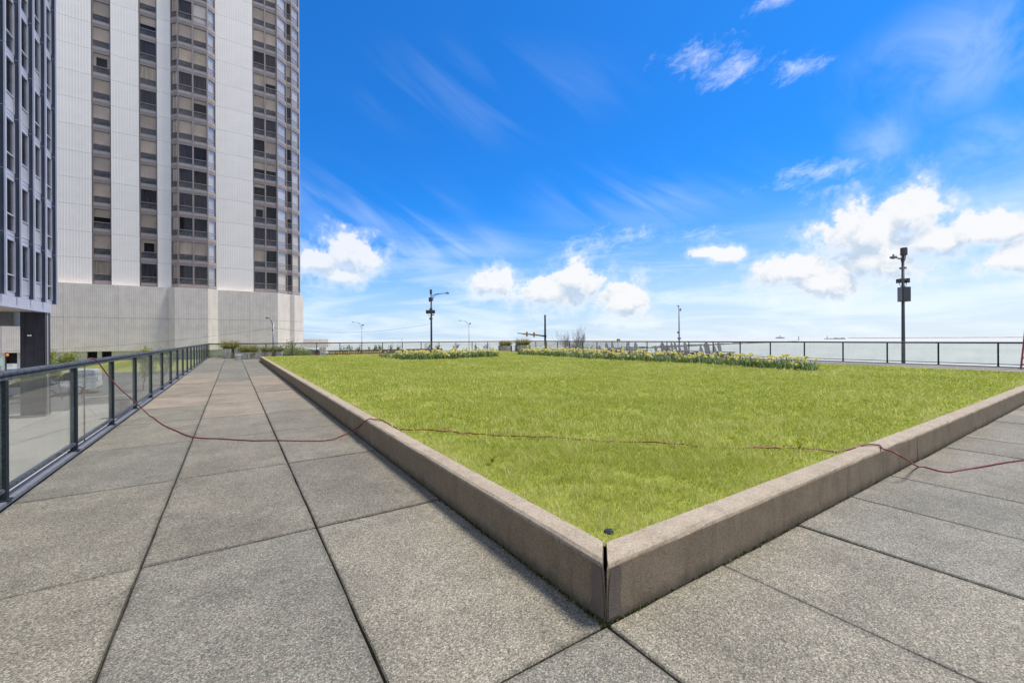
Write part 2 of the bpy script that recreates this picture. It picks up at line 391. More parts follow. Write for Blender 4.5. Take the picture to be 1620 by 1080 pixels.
M['asphalt'] = mat('asphalt', (.115, .113, .108), .9, noise=(.35, (.16, .157, .15), .8), bump=.3, bscale=30, coords='Object')
M['walk'] = mat('pale concrete pavement', (.42, .39, .345), .85, noise=(.5, (.34, .315, .28), .8), bump=.2, bscale=20)
M['paint_w'] = mat('white road paint', (.72, .72, .70), .7, noise=(6, (.5, .5, .48), .8))
M['paint_y'] = mat('yellow paint', (.70, .48, .05), .7)
M['mulch'] = mat('brown mulch', (.16, .10, .065), .95, noise=(3, (.10, .065, .045), .8))
M['white_paint'] = mat('white vehicle paint', (.78, .78, .80), .3)
M['silver_paint'] = mat('silver vehicle paint', (.36, .38, .42), .3, .5)
M['dark_paint'] = mat('charcoal vehicle paint', (.06, .07, .08), .3, .3)
M['red_paint'] = mat('dull red vehicle paint', (.36, .13, .15), .35, .1)
M['car_glass'] = mat('tinted car glass', (.02, .025, .03), .08)
M['tyre'] = mat('tyre rubber', (.02, .02, .02), .9)
M['rim'] = mat('wheel rim', (.5, .5, .52), .35, .8)
M['lamp_red'] = mat('red lamp lens', (.45, .02, .02), .25)
M['lamp_clear'] = mat('clear lamp lens', (.7, .7, .68), .2)
M['ink_blue'] = mat('blue lettering', (.22, .40, .72), .5)
M['ink_red'] = mat('red lettering', (.62, .22, .20), .5)
M['yellow'] = mat('yellow signal housing', (.80, .42, .03), .45)
M['wood'] = mat('weathered grey boards', (.20, .19, .188), .8, noise=(8, (.14, .13, .128), .7), bump=.3, bscale=40, vary=.2)
M['ladder_red'] = mat('red fibreglass', (.42, .045, .05), .45, noise=(10, (.25, .03, .035), .6))
M['bark'] = mat('grey brown bark', (.14, .11, .085), .9, noise=(14, (.08, .06, .05), .7), bump=.5)
M['twig'] = mat('brown twig', (.30, .25, .235), .85)
M['pale_green'] = mat('pale green sign', (.45, .62, .52), .5)
M['teal'] = mat('teal band', (.05, .28, .29), .5)
M['sign_white'] = mat('white sign board', (.72, .74, .73), .45)
M['orange'] = mat('orange lamp glass', (.85, .22, .01), .4)
M['rock'] = mat('breakwater stone', (.23, .22, .20), .9, noise=(.2, (.32, .31, .28), .8))
M['ship'] = mat('ship hull paint', (.30, .33, .36), .6)
M['black_plastic'] = mat('black plastic', (.02, .02, .022), .35)
M['moss'] = leaf_mat('moss', (.04, .05, .015), (.09, .10, .03), (.16, .15, .05), .1)
M['grass'] = leaf_mat('grass blades', (.25, .295, .035), (.45, .485, .07), (.69, .66, .26), .42, .5)
M['daff_leaf'] = leaf_mat('daffodil leaves', (.06, .12, .014), (.17, .26, .05), (.58, .62, .42), .25, .4)
M['daff'] = leaf_mat('daffodil petals', (.85, .62, .05), (.90, .78, .13), (.92, .85, .36), .35)
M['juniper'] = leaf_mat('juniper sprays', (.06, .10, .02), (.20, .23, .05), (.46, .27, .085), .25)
M['spring_leaf'] = leaf_mat('spring leaves', (.14, .17, .02), (.26, .29, .03), (.40, .40, .08), .45)
M['shrub_leaf'] = leaf_mat('shrub leaves', (.05, .08, .03), (.10, .14, .05), (.18, .22, .08), .35)
def water_mat():
    m = bpy.data.materials.new('lake water'); m.use_nodes = True; t = NT(m.node_tree); p = t.n['Principled BSDF']
    g = t.add('ShaderNodeNewGeometry'); v = g.outputs['Position']
    c = t.mix(t.ss(t.noise(t.mapping(v, scale=(.004, .004, 1)), 1, 5, .6), .3, .7), (.44, .435, .385, 1), (.52, .515, .465, 1))
    t.l.new(c, p.inputs['Base Color']); p.inputs['Roughness'].default_value = .6; p.inputs['IOR'].default_value = 1.33; p.inputs['Specular IOR Level'].default_value = .3
    b = t.add('ShaderNodeBump'); b.inputs['Strength'].default_value = .6; b.inputs['Distance'].default_value = .5
    t.l.new(t.noise(t.mapping(v, rot=(0, 0, R(25)), scale=(.10, .32, 1)), 1, 5, .65), b.inputs['Height']); t.l.new(b.outputs[0], p.inputs['Normal'])
    return m
M['water'] = water_mat()
def lawn_mat():
    m = bpy.data.materials.new('lawn floor'); m.use_nodes = True; t = NT(m.node_tree); p = t.n['Principled BSDF']
    g = t.add('ShaderNodeNewGeometry'); v = g.outputs['Position']
    c = t.mix(t.ss(t.noise(v, .9, 6, .65), .3, .7), (.24, .28, .025, 1), (.33, .37, .045, 1))
    c = t.mix(t.m('MULTIPLY', t.ss(t.noise(v, 45, 4, .7), .35, .65), .6), c, (.36, .34, .13, 1))
    t.l.new(c, p.inputs['Base Color']); p.inputs['Roughness'].default_value = .9; p.inputs['Specular IOR Level'].default_value = .1
    b = t.add('ShaderNodeBump'); b.inputs['Strength'].default_value = .8; b.inputs['Distance'].default_value = .03
    t.l.new(t.noise(v, 35, 5, .7), b.inputs['Height']); t.l.new(b.outputs[0], p.inputs['Normal'])
    return m
M['lawn'] = lawn_mat()

# many small triangles at once, with a per-face-corner free 'tone' (stored per vertex)
def soup(name, verts, faces, tone, material, parent=None, loc=(0, 0, 0)):
    me = bpy.data.meshes.new(name)
    v = np.asarray(verts, dtype=np.float32).reshape(-1, 3); f = np.asarray(faces, dtype=np.int32).reshape(-1, 3)
    me.vertices.add(len(v)); me.vertices.foreach_set('co', v.ravel())
    me.loops.add(f.size); me.loops.foreach_set('vertex_index', f.ravel())
    me.polygons.add(len(f)); me.polygons.foreach_set('loop_start', np.arange(0, f.size, 3, dtype=np.int32))
    me.update(calc_edges=True)
    a = me.attributes.new('tone', 'FLOAT', 'POINT'); a.data.foreach_set('value', np.asarray(tone, dtype=np.float32))
    me.materials.append(material)
    return link(name, me, parent, loc)
def blades(base, h, w, lean, ang, tone, curl=.5):
    """curved tapering blades: base (n,3), arrays for the rest -> verts, faces, tones"""
    n = len(base); d = np.stack([np.cos(ang), np.sin(ang), np.zeros(n)], 1)
    fa = rng.uniform(0, 2 * np.pi, n); s = np.stack([np.cos(fa), np.sin(fa), np.zeros(n)], 1) * (w / 2)[:, None]
    up = np.array([0, 0, 1.0])
    mid = base + up * (h * .6)[:, None] + d * (lean * .35)[:, None]
    tip = base + up * (h * (1 - .25 * curl * np.minimum(lean / np.maximum(h, 1e-4), 1.5)))[:, None] + d * lean[:, None]
    V = np.stack([base - s, base + s, mid - s * .8, mid + s * .8, tip], 1).reshape(-1, 3)
    k = (np.arange(n) * 5)[:, None, None]
    F = (k + np.array([[0, 1, 3], [0, 3, 2], [2, 3, 4]])[None]).reshape(-1, 3)
    return V, F, np.repeat(tone, 5)
def leaves(cent, size, tone, flat=.5):
    """small folded leaf quads at random angles"""
    n = len(cent)
    a = rng.normal(size=(n, 3)); a /= np.linalg.norm(a, axis=1)[:, None]
    b = rng.normal(size=(n, 3)); b -= a * (a * b).sum(1)[:, None]; b /= np.linalg.norm(b, axis=1)[:, None]
    L = size[:, None]
    V = np.stack([cent - a * L, cent + b * L * flat, cent + a * L, cent - b * L * flat], 1).reshape(-1, 3)
    k = (np.arange(n) * 4)[:, None, None]
    F = (k + np.array([[0, 1, 2], [0, 2, 3]])[None]).reshape(-1, 3)
    return V, F, np.repeat(tone, 4)

ORD = ['first', 'second', 'third', 'fourth', 'fifth', 'sixth', 'seventh', 'eighth', 'ninth', 'tenth', 'eleventh', 'twelfth', 'thirteenth']
# ================================================================== ground, road, lake
CX, CY, CH, CW = 1.411, 1.373, .277, .15
LX, LY = 19.0, 30.5            # far edges of the lawn
XF, YB, XR = -1.543, 38.5, 27.2   # railing lines: left, back, lake side
ST = -3.35                     # street level below the terrace
def sheet(name, poly, mt, thick=None):
    b = MB(); b.face(poly); return tag(b.build(name, mt), kind='structure')
lake = MB()
L0 = 60000
lake.face([(-L0, 60, -8), (L0, -L0, -8), (L0, L0, -8), (-L0, L0, -8)])
tag(lake.build('lake', M['water']), kind='structure')
sheet('shore_ground', [(-400, -300, -6), (75, -300, -6), (75, 100, -6), (150, 175, -6), (-400, 175, -6)], M['asphalt'])
bank = MB(); bank.box((-400, 170, -8.5), (150, 178, -5.4)); bank.box((75, -300, -8.5), (79, 100, -5.4))
tag(bank.build('shore_wall', M['rock']), kind='structure')
# street beside and behind the terrace
sheet('street', [(-60, -40, ST), (-2.1, -40, ST), (-2.1, 44, ST), (60, 44, ST + .02), (60, 66, -2.6), (-60, 66, -2.6), (-60, 44, ST)], M['asphalt'])
sheet('far_street', [(-60, 66, -2.62), (75, 66, -2.62), (75, 170, -3.2), (-60, 170, -3.2)], M['walk'])
b = MB(); b.face([(-9.0, -30, ST + .13), (-2.1, -30, ST + .13), (-2.1, 41.5, ST + .13), (-9.0, 41.5, ST + .13)])
b.face([(-9.0, 41.5, ST), (-2.1, 41.5, ST), (-2.1, 41.5, ST + .13), (-9.0, 41.5, ST + .13)][::-1])
b.face([(-13, -30, ST + .13), (-9, -30, ST + .13), (-9, 39, ST + .13), (-13, 39, ST + .13)])
tag(b.build('pavement_below', M['walk']), kind='structure')
b = MB()
def street_z(y): return ST + max(0, (y - 44) / 22) * (-2.6 - ST)
for x0 in range(-40, 40, 6): b.face([(x0, 47.2, street_z(47.2) + .006), (x0 + 3, 47.2, street_z(47.2) + .006), (x0 + 3, 47.4, street_z(47.4) + .006), (x0, 47.4, street_z(47.4) + .006)])
tag(b.build('lane_marking', M['paint_w']), kind='structure')
# terrace body: one block under the slabs
b = MB(); b.box((XF - .03, -12, ST - .3), (XR + .25, YB + .25, -.075))
tag(b.build('terrace', M['walk']), kind='structure')
b = MB(); b.box((XF - .06, -12, -.34), (XR + .3, YB + .3, -.045))
tag(b.build('terrace_deck', M['joint']), kind='structure')

# ------------------------------------------------------------------ paving slabs
pave = empty('terrace_paving', (0, 0, 0)); pave['kind'] = 'structure'
SX, SY = .93, 1.836
slab_cache = {}
def slab_mesh(w, l, key, mt):
    k = (round(w, 3), round(l, 3), key, mt)
    if k in slab_cache: return slab_cache[k]
    bm = MB(); c = .006; g = .0052
    x0, x1, y0, y1 = g, w - g, .0075, l - .0075
    n = 8
    r_ = random.Random(hash(k) & 255)
    def edge(a, bb): return [(a[0] + (bb[0] - a[0]) * i / n, a[1] + (bb[1] - a[1]) * i / n) for i in range(n)]
    pts = edge((x0, y0), (x1, y0)) + edge((x1, y0), (x1, y1)) + edge((x1, y1), (x0, y1)) + edge((x0, y1), (x0, y0))
    pts = [(x + r_.uniform(-.0028, .0022), y + r_.uniform(-.0028, .0022)) for x, y in pts]
    m = len(pts); cx, cy = w / 2, l / 2
    bm.v = [(x, y, -.05) for x, y in pts] + [(x, y, -c) for x, y in pts] + [(x + (c if x < cx else -c), y + (c if y < cy else -c), 0) for x, y in pts]
    for a in (0, 1):
        for i in range(m): bm.f.append((a * m + i, a * m + (i + 1) % m, (a + 1) * m + (i + 1) % m, (a + 1) * m + i))
    bm.f.append(tuple(2 * m + i for i in range(m)))
    me = bm.mesh('paving_slab', M[mt]); slab_cache[k] = me; return me
rs = random.Random(3)
def slab(x, y, w, l, mt):
    o = link('paving_slab', slab_mesh(w, l, rs.randint(0, 2), mt), pave)
    o.location = (x, y, rs.uniform(-.004, .002)); o.rotation_euler = (rs.uniform(-.0012, .0012), rs.uniform(-.0015, .0015), 0)
YR = int((YB - CY) / SY) + 1
rest = []
for ci, (x, w) in enumerate([(CX - SX, SX), (CX - 2 * SX, SX), (-1.49, CX - 2 * SX + 1.49)]):
    for k in range(-3, YR):
        y = CY + k * SY; l = min(SY, YB - .06 - y)
        tan = [(5, 9), (4, 8), (5, 10)][ci][0] <= k < [(5, 9), (4, 8), (5, 10)][ci][1]
        mt = 'slab_tan' if tan else ('slab_blue' if k >= 8 or rs.random() < .3 else 'slab_grey')
        slab(x, y, w, l, mt)
for i in range(0, 28):
    x = CX + i * SX; w = min(SX, XR - .06 - x)
    if w < .1: continue
    for k in (-3, -2, -1):
        if k == -3 and i > 3: rest.append((x, CY + k * SY, w, SY)); continue
        slab(x, CY + k * SY, w, SY, 'slab_blue' if (i in (2, 3, 9, 12, 15)) else 'slab_grey')
for i in range(0, 28):                     # walks behind and on the lake side of the lawn
    x = CX + i * SX; w = min(SX, XR - .06 - x)
    for k in range(0, YR):
        y = CY + k * SY; l = min(SY, YB - .06 - y)
        if x + SX > LX or y + SY > LY:
            if x + SX > LX + .2 and k < 5: slab(x, y, w, l, rs.choice(['slab_grey', 'slab_blue', 'slab_grey']))
            else: rest.append((x, y, w, l))
b = MB()
for (x, y, w, l) in rest:
    b.box((x + .005, y + .005, -.05), (x + w - .005, y + l - .005, rs.uniform(-.0025, .001)))
o = b.build('paving_slab', M['slab_grey'], pave); o['kind'] = 'stuff'

# ------------------------------------------------------------------ kerb round the lawn
curb = empty('lawn_kerb', (CX, CY, 0), 0, 'low brown concrete kerb wall round the lawn, cracked open at the near corner', 'kerb wall')
PROF = [(0.0, -.02), (0.0, .10), (0.0, .245), (.006, .262), (.022, .274), (.075, CH), (.138, CH), (.15, .268), (.15, .0)]
rc = random.Random(5)
def curb_run(axis, s0, s1, mitre=False, far_mitre=False, off=0.0, tilt=0.0):
    """one stone of the kerb from s0 to s1 along x or y (distances from the corner)"""
    bm = MB(); n = max(4, int((s1 - s0) / .16)); m = len(PROF); j = [[0, 0] for _ in range(m)]
    wob = [(rc.uniform(-.0022, .0022), rc.uniform(-.002, .002)) for _ in range(n + 1)]
    for i in range(n + 1):
        s = s0 + .004 + (s1 - s0 - .008) * i / n
        for q, (a, z) in enumerate(PROF):
            aa = a + off + z * tilt; ss = s
            if mitre and i == 0: ss = a + .004 + (.016 if axis == 'y' else .008) * (max(z, 0) / CH) ** 2.2 + (.008 * (1 - a / .16) if z > .25 else 0)
            if mitre and i == 1: ss = max(ss, a + .06)
            if far_mitre and i == n: ss = s1 - a
            chip = 0
            if q in (2, 3, 4): chip = wob[i][0] + rc.uniform(-.0015, .0015) + (rc.random() < .05) * rc.uniform(.002, .006)
            p = (ss, aa + chip, z + (wob[i][1] * .6 if z > .2 else 0) - max(chip, 0) * .6)
            bm.v.append(p if axis == 'x' else (p[1], p[0], p[2]))
    for i in range(n):
        for q in range(m - 1):
            f = (i * m + q, (i + 1) * m + q, (i + 1) * m + q + 1, i * m + q + 1)
            bm.f.append(f if axis == 'x' else f[::-1])
    bm.f.append(tuple(range(m)) if axis == 'x' else tuple(reversed(range(m))))
    k = n * m; bm.f.append(tuple(k + q for q in reversed(range(m))) if axis == 'x' else tuple(k + q for q in range(m)))
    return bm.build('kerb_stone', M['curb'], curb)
LXc, LYc = LX - CX, LY - CY
cuts = [0, 4.6, 8.13, 13.0, LXc]
for a, c in zip(cuts, cuts[1:]): curb_run('x', a, c, a == 0, c == LXc, off=rc.uniform(0, .004), tilt=.012 if a == 0 else 0)
cuts = [0, 4.9, 9.6, 15.5, 21.5, LYc]
for a, c in zip(cuts, cuts[1:]): curb_run('y', a, c, a == 0, c == LYc, off=rc.uniform(0, .004))
# the two far sides
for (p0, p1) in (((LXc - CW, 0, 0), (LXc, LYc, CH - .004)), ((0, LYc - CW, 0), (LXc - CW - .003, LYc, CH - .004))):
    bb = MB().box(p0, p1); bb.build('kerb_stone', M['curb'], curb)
# patched mortar at the corner stones
for ax in 'xy':
    bm = MB()
    e = [(.012, .02), (.095 + .01, .02), (.088, .10), (.10, .18), (.092, .243), (.03, .243), (.02, .18), (.012, .1)]
    pts = [(s, -.0022 if ax == 'x' else -.0022, z) for s, z in e]
    bm.face([p if ax == 'x' else (p[1], p[0], p[2]) for p in (pts if ax == 'x' else pts[::-1])])
    o = bm.build('mortar_patch', mat('mortar patch', (.15, .118, .09), .9, noise=(12, (.115, .09, .07), .8), bump=.3, bscale=90), curb); o['label'] = 'smoother repair patch beside the corner crack'
# dark packing inside the open mitre
bm = MB().box((.02, .02, 0), (.06, .06, .20)); bm.build('crack_fill', M['soil'], curb)

# ------------------------------------------------------------------ lawn
def lawn_h(x, y):
    ex = np.minimum(np.minimum(x - CX, LX - x), np.minimum(y - CY, LY - y))
    return .238 + .03 * np.clip(ex / 1.5, 0, 1) + .016 * np.sin(x * .9 + .4) * np.sin(y * .7 + 1) + .006 * np.sin(x * 3.1) * np.sin(y * 2.7)
nx, ny = 90, 140
gx = np.linspace(CX + CW - .01, LX - CW + .01, nx); gy = np.linspace(CY + CW - .01, LY - CW + .01, ny)
XX, YY = np.meshgrid(gx, gy); ZZ = lawn_h(XX, YY)
V = np.stack([XX, YY, ZZ], -1).reshape(-1, 3)
me = bpy.data.meshes.new('lawn')
me.from_pydata(V.tolist(), [], [(j * nx + i, j * nx + i + 1, (j + 1) * nx + i + 1, (j + 1) * nx + i) for j in range(ny - 1) for i in range(nx - 1)])
me.materials.append(M['lawn']); tag(link('lawn', me, smooth=True), kind='structure')

# flower beds (outlines on the lawn)
def bed_poly(pts, n=64):
    P_ = [Vector(p) for p in pts]; o = []
    m = len(P_)
    for i in range(m):
        for k in range(n // m):
            t = k / (n // m); p0, p1, p2, p3 = P_[i - 1], P_[i], P_[(i + 1) % m], P_[(i + 2) % m]
            o.append(.5 * ((2 * p1) + (p2 - p0) * t + (2 * p0 - 5 * p1 + 4 * p2 - p3) * t * t + (-p0 + 3 * p1 - 3 * p2 + p3) * t ** 3))
    return [(q.x, q.y) for q in o]
G = lambda px, py: tuple(ground(px, py, .275).to_2d())
b1f = [G(612, 565.5), G(640, 569), (G(690, 568.4)), G(740, 566.3), G(786, 564)]
def off(p, d): return (p[0] + d[0], p[1] + d[1])
BED1 = bed_poly(b1f + [off(b1f[4], (.3, 1.2)), off(b1f[3], (.5, 2.2)), off(b1f[2], (.4, 2.4)), off(b1f[1], (.1, 2.2)), off(b1f[0], (-.1, 1.2))])
b2f = [G(1272, 586.3), G(1235, 584), G(1130, 577.5), G(1000, 570.5), G(900, 565.5), G(822, 561)]
BED2 = bed_poly(b2f + [off(b2f[5], (1.3, .8)), off(b2f[4], (1.7, .3)), off(b2f[3], (1.6, .2)), off(b2f[2], (1.5, .2)), off(b2f[1], (1.3, .2)), off(b2f[0], (.7, -.1))])
def in_poly(poly, x, y):
    ins = np.zeros(len(x), bool); n = len(poly)
    for i in range(n):
        x0, y0 = poly[i]; x1, y1 = poly[(i + 1) % n]
        c_ = ((y0 > y) != (y1 > y)) & (x < (x1 - x0) * (y - y0) / (y1 - y0 + 1e-12) + x0); ins ^= c_
    return ins
def sample_poly(poly, n):
    a = np.array(poly); lo = a.min(0); hi = a.max(0); o = np.zeros((0, 2))
    while len(o) < n:
        p = rng.uniform(lo, hi, (n * 3, 2)); p = p[in_poly(poly, p[:, 0], p[:, 1])]; o = np.concatenate([o, p])
    return o[:n]
for poly, nm in ((BED1, 'bed1'), (BED2, 'bed2')):
    pts = [(x, y) for x, y in poly]; c0 = (sum(p[0] for p in pts) / len(pts), sum(p[1] for p in pts) / len(pts))
    bm = MB(); zz = [float(lawn_h(np.array(x), np.array(y))) + .012 for x, y in pts]
    grow = [(x + (x - c0[0]) * .03, y + (y - c0[1]) * .03) for x, y in pts]
    bm.v = [(x, y, z) for (x, y), z in zip(grow, zz)] + [(c0[0], c0[1], .33)]
    m = len(pts); bm.f = [(i, (i + 1) % m, m) for i in range(m)]
    tag(bm.build('bed_soil', M['soil'], smooth=True), kind='structure')

# ------------------------------------------------------------------ grass
_gr = {}
def vnoise(x, y, cell, seed):       # smooth value noise
    if seed not in _gr: _gr[seed] = np.random.default_rng(seed).random((512, 512))
    g = _gr[seed]; u = x / cell; v = y / cell; i = np.floor(u).astype(int); j = np.floor(v).astype(int); fu = u - i; fv = v - j
    fu = fu * fu * (3 - 2 * fu); fv = fv * fv * (3 - 2 * fv); q = lambda a, b_: g[a % 512, b_ % 512]
    return (q(i, j) * (1 - fu) + q(i + 1, j) * fu) * (1 - fv) + (q(i, j + 1) * (1 - fu) + q(i + 1, j + 1) * fu) * fv - .5
def patch(x, y): return 1.5 * vnoise(x, y, 1.3, 1) + .9 * vnoise(x + y * .3, y, .5, 2)
def tuft(x, y): return 1.4 * vnoise(x, y, .16, 3) + 1.0 * vnoise(x, y, .07, 4)
parts = []
for (r0, r1, dens, hh, ww) in ((0, 4.2, 13000, .036, .0034), (4.2, 7.5, 4600, .036, .0065), (7.5, 13, 1900, .036, .011), (13, 20, 1300, .036, .015), (20, 36, 800, .036, .018)):
    x1 = min(LX - CW, r1); y1 = min(LY - CW, r1)
    area = (x1 - CX - CW) * (y1 - CY - CW)
    n = int(area * dens); x = rng.uniform(CX + CW - .012, x1, n); y = rng.uniform(CY + CW - .012, y1, n)
    d = np.hypot(x, y); k = (d >= r0) & (d < r1)
    k &= ~in_poly(BED1, x, y) & ~in_poly(BED2, x, y)
    u = (x * FY - y * FX) / (x * FX + y * FY); k &= (u < 1.5) & (u > -1.1)
    k &= rng.random(len(x)) > np.clip(1.6 * (vnoise(x, y, .3, 11) + vnoise(x, y, .1, 12)) - .35, 0, .6)
    x = x[k]; y = y[k]; n = len(x)
    pt = patch(x, y); clump = rng.random(n)
    h = hh * rng.gamma(6, 1 / 6, n) * np.clip(1 + .35 * pt + .75 * tuft(x, y), .35, 2)
    edge = np.minimum(np.minimum(x - CX - CW, y - CY - CW), 9)
    h = h * np.clip(.75 + edge * .6, .75, 1)
    tone = np.clip(.42 + .22 * pt + .34 * tuft(x, y) + rng.normal(0, .22, n) + .35 * np.exp(-edge / .10) + .16 * np.exp(-((x - CX) ** 2 + (y - CY) ** 2) / 1.2), 0, 1)
    dry = rng.random(n) < .05 + .30 * np.clip(vnoise(x, y, .45, 9) + vnoise(x, y, .12, 10) - .28, 0, 1); tone[dry] = rng.uniform(.85, 1, dry.sum())
    base = np.stack([x, y, lawn_h(x, y) - .002], 1)
    parts.append(blades(base, h, ww * rng.uniform(.7, 1.3, n), h * rng.uniform(.2, 1.0, n), rng.uniform(0, 2 * np.pi, n), tone))
def join(parts):
    o = 0; Vs, Fs, Ts = [], [], []
    for v, f, t in parts:
        Vs.append(v); Fs.append(f + o); Ts.append(t); o += len(v)
    return np.concatenate(Vs), np.concatenate(Fs), np.concatenate(Ts)
tag(soup('grass', *join(parts), M['grass']), kind='stuff', label='short green lawn grass inside the kerb wall')
# moss and dead grass in the joints at the foot of the kerb
x = CX - np.abs(rng.normal(0, .012, 900)); y = CY + rng.random(900) ** 2 * 12
x2 = CX + rng.random(500) ** 2 * 9; y2 = CY - np.abs(rng.normal(0, .008, 500))
px_ = np.concatenate([x, x2]); py_ = np.concatenate([y, y2]); n = len(px_)
tag(soup('moss', *blades(np.stack([px_, py_, np.full(n, -.006)], 1), rng.uniform(.006, .02, n), rng.uniform(.006, .016, n), rng.uniform(0, .012, n), rng.uniform(0, 6.3, n), rng.random(n)), M['moss']), kind='stuff', label='moss in the joint along the foot of the kerb')

# ------------------------------------------------------------------ daffodils
def bed_leaves(poly, n, name):
    p = sample_poly(poly, n); x, y = p[:, 0], p[:, 1]
    cl = np.sin(x * 5.1) * np.sin(y * 4.7 + x)
    h = rng.uniform(.14, .38, n) * (1 + .15 * cl)
    base = np.stack([x, y, lawn_h(x, y)], 1)
    t = np.where(rng.random(n) < .22, rng.uniform(.75, 1, n), rng.uniform(0, .6, n))
    return soup(name, *blades(base, h, rng.uniform(.014, .026, n), h * rng.uniform(.1, 1.1, n), rng.uniform(0, 6.3, n), t, .8), M['daff_leaf'])
tag(bed_leaves(BED1, 9500, 'daffodil_leaves'), kind='stuff', label='strap leaves of the daffodils in the left bed')
tag(bed_leaves(BED2, 12000, 'daffodil_leaves'), kind='stuff', label='strap leaves of the daffodils in the long right bed')
def daff_mesh(h, face, double):
    """one flower on its stem: six petals and a trumpet"""
    V, F, T_ = [], [], []
    def tri(a, b_, c_, t): k = len(V); V.extend([a, b_, c_]); F.append((k, k + 1, k + 2)); T_.extend([t] * 3)
    top = Vector((math.cos(face) * .03, math.sin(face) * .03, h))
    for s in ((.004, 0), (0, .004)):
        a = Vector((-s[0], -s[1], 0)); b_ = Vector((s[0], s[1], 0)); tri(a, b_, top + b_, -1); tri(a, top + b_, top - b_, -1)
    nrm = Vector((math.cos(face), math.sin(face), .15)).normalized(); u = nrm.orthogonal().normalized(); w = nrm.cross(u)
    c_ = top + nrm * .015
    for k in range(6):
        a = k * math.pi / 3; d = u * math.cos(a) + w * math.sin(a); e = nrm.cross(d)
        p = c_ + d * .030 + e * .021; q = c_ + d * .030 - e * .021; tip = c_ + d * .058 - nrm * .012
        tri(c_, p, q, .75); tri(p, tip, q, .95)
    for k in range(6):
        a = k * math.pi / 3; a2 = a + math.pi / 3
        d = u * math.cos(a) + w * math.sin(a); d2 = u * math.cos(a2) + w * math.sin(a2)
        i0, i1 = c_ + d * .012, c_ + d2 * .012; o0, o1 = c_ + d * .021 + nrm * .035, c_ + d2 * .021 + nrm * .035
        tri(i0, i1, o1, .12); tri(i0, o1, o0, .12)
    return V, F, T_
stem_leaf = M['daff_leaf']
def daff_obj(v):
    Vv, Ff, Tt = daff_mesh(.35 + .03 * (v % 4), v * 1.1, False)
    me = bpy.data.meshes.new('daffodil'); me.from_pydata([tuple(q) for q in Vv], [], Ff)
    a = me.attributes.new('tone', 'FLOAT', 'POINT'); a.data.foreach_set('value', [max(0, t) for t in Tt])
    me.materials.append(M['daff']); me.materials.append(M['daff_leaf'])
    for p in me.polygons: p.material_index = 1 if Tt[p.vertices[0]] < 0 else 0
    return me
dm = [daff_obj(v) for v in range(9)]
for poly, n, lab, grp in ((BED1, 105, 'yellow daffodil in flower in the left flower bed', 'daffodils in the left flower bed'), (BED2, 190, 'yellow daffodil in flower in the long right flower bed', 'daffodils in the right flower bed')):
    for (x, y) in sample_poly(poly, n):
        o = link('daffodil', rs.choice(dm)); z = float(lawn_h(np.array(x), np.array(y)))
        s = rs.uniform(.8, 1.2); low = rs.random() < .14
        o.location = (x, y, z - (.2 if low else 0)); o.rotation_euler = (rs.uniform(-.15, .15), rs.uniform(-.15, .15), rs.uniform(-1.2, 1.2) + math.pi); o.scale = (s * 1.4, s * 1.4, s)
        tag(o, lab, 'daffodil', grp)
def daff_stuff(poly, n):
    me_v, me_f, tt, o_ = [], [], [], 0
    for (x, y) in sample_poly(poly, n):
        V_, F_, T_ = daff_mesh(rs.uniform(.16, .42), rs.uniform(0, 6.28), False); k = rs.uniform(1.1, 1.5); z = float(lawn_h(np.array(x), np.array(y)))
        A = np.array([tuple(q) for q in V_]); A[:, :2] *= k; A += (x, y, z); me_v.append(A); me_f.append(np.array(F_) + o_); tt.append(np.maximum(T_, 0)); o_ += len(A)
        # the stems of these stay hidden among the leaves: petals only
        me_f[-1] = me_f[-1][4:]
    return np.concatenate(me_v), np.concatenate(me_f), np.concatenate(tt)
for poly, n, lab in ((BED1, 190, 'more daffodil flowers among the leaves of the left bed'), (BED2, 330, 'more daffodil flowers among the leaves of the right bed')):
    tag(soup('daffodil_flowers', *daff_stuff(poly, n), M['daff']), kind='stuff', label=lab)
cnt = 0; pts_ = []
for i, (x, y) in enumerate(b2f[:-1]):
    for k in range(26):
        t = rs.random(); xx = x + (b2f[i + 1][0] - x) * t; yy = y + (b2f[i + 1][1] - y) * t
        pts_.append((xx + rs.uniform(-.25, .12), yy + rs.uniform(-.2, .1)))
c_ = np.array([(x, y, float(lawn_h(np.array(x), np.array(y))) + rs.uniform(.03, .07)) for x, y in pts_])
tag(soup('fallen_petals', *leaves(c_, rng.uniform(.012, .04, len(c_)), rng.uniform(.3, 1, len(c_)), .6), M['daff']), kind='stuff', label='yellow petals dropped on the grass along the right bed')

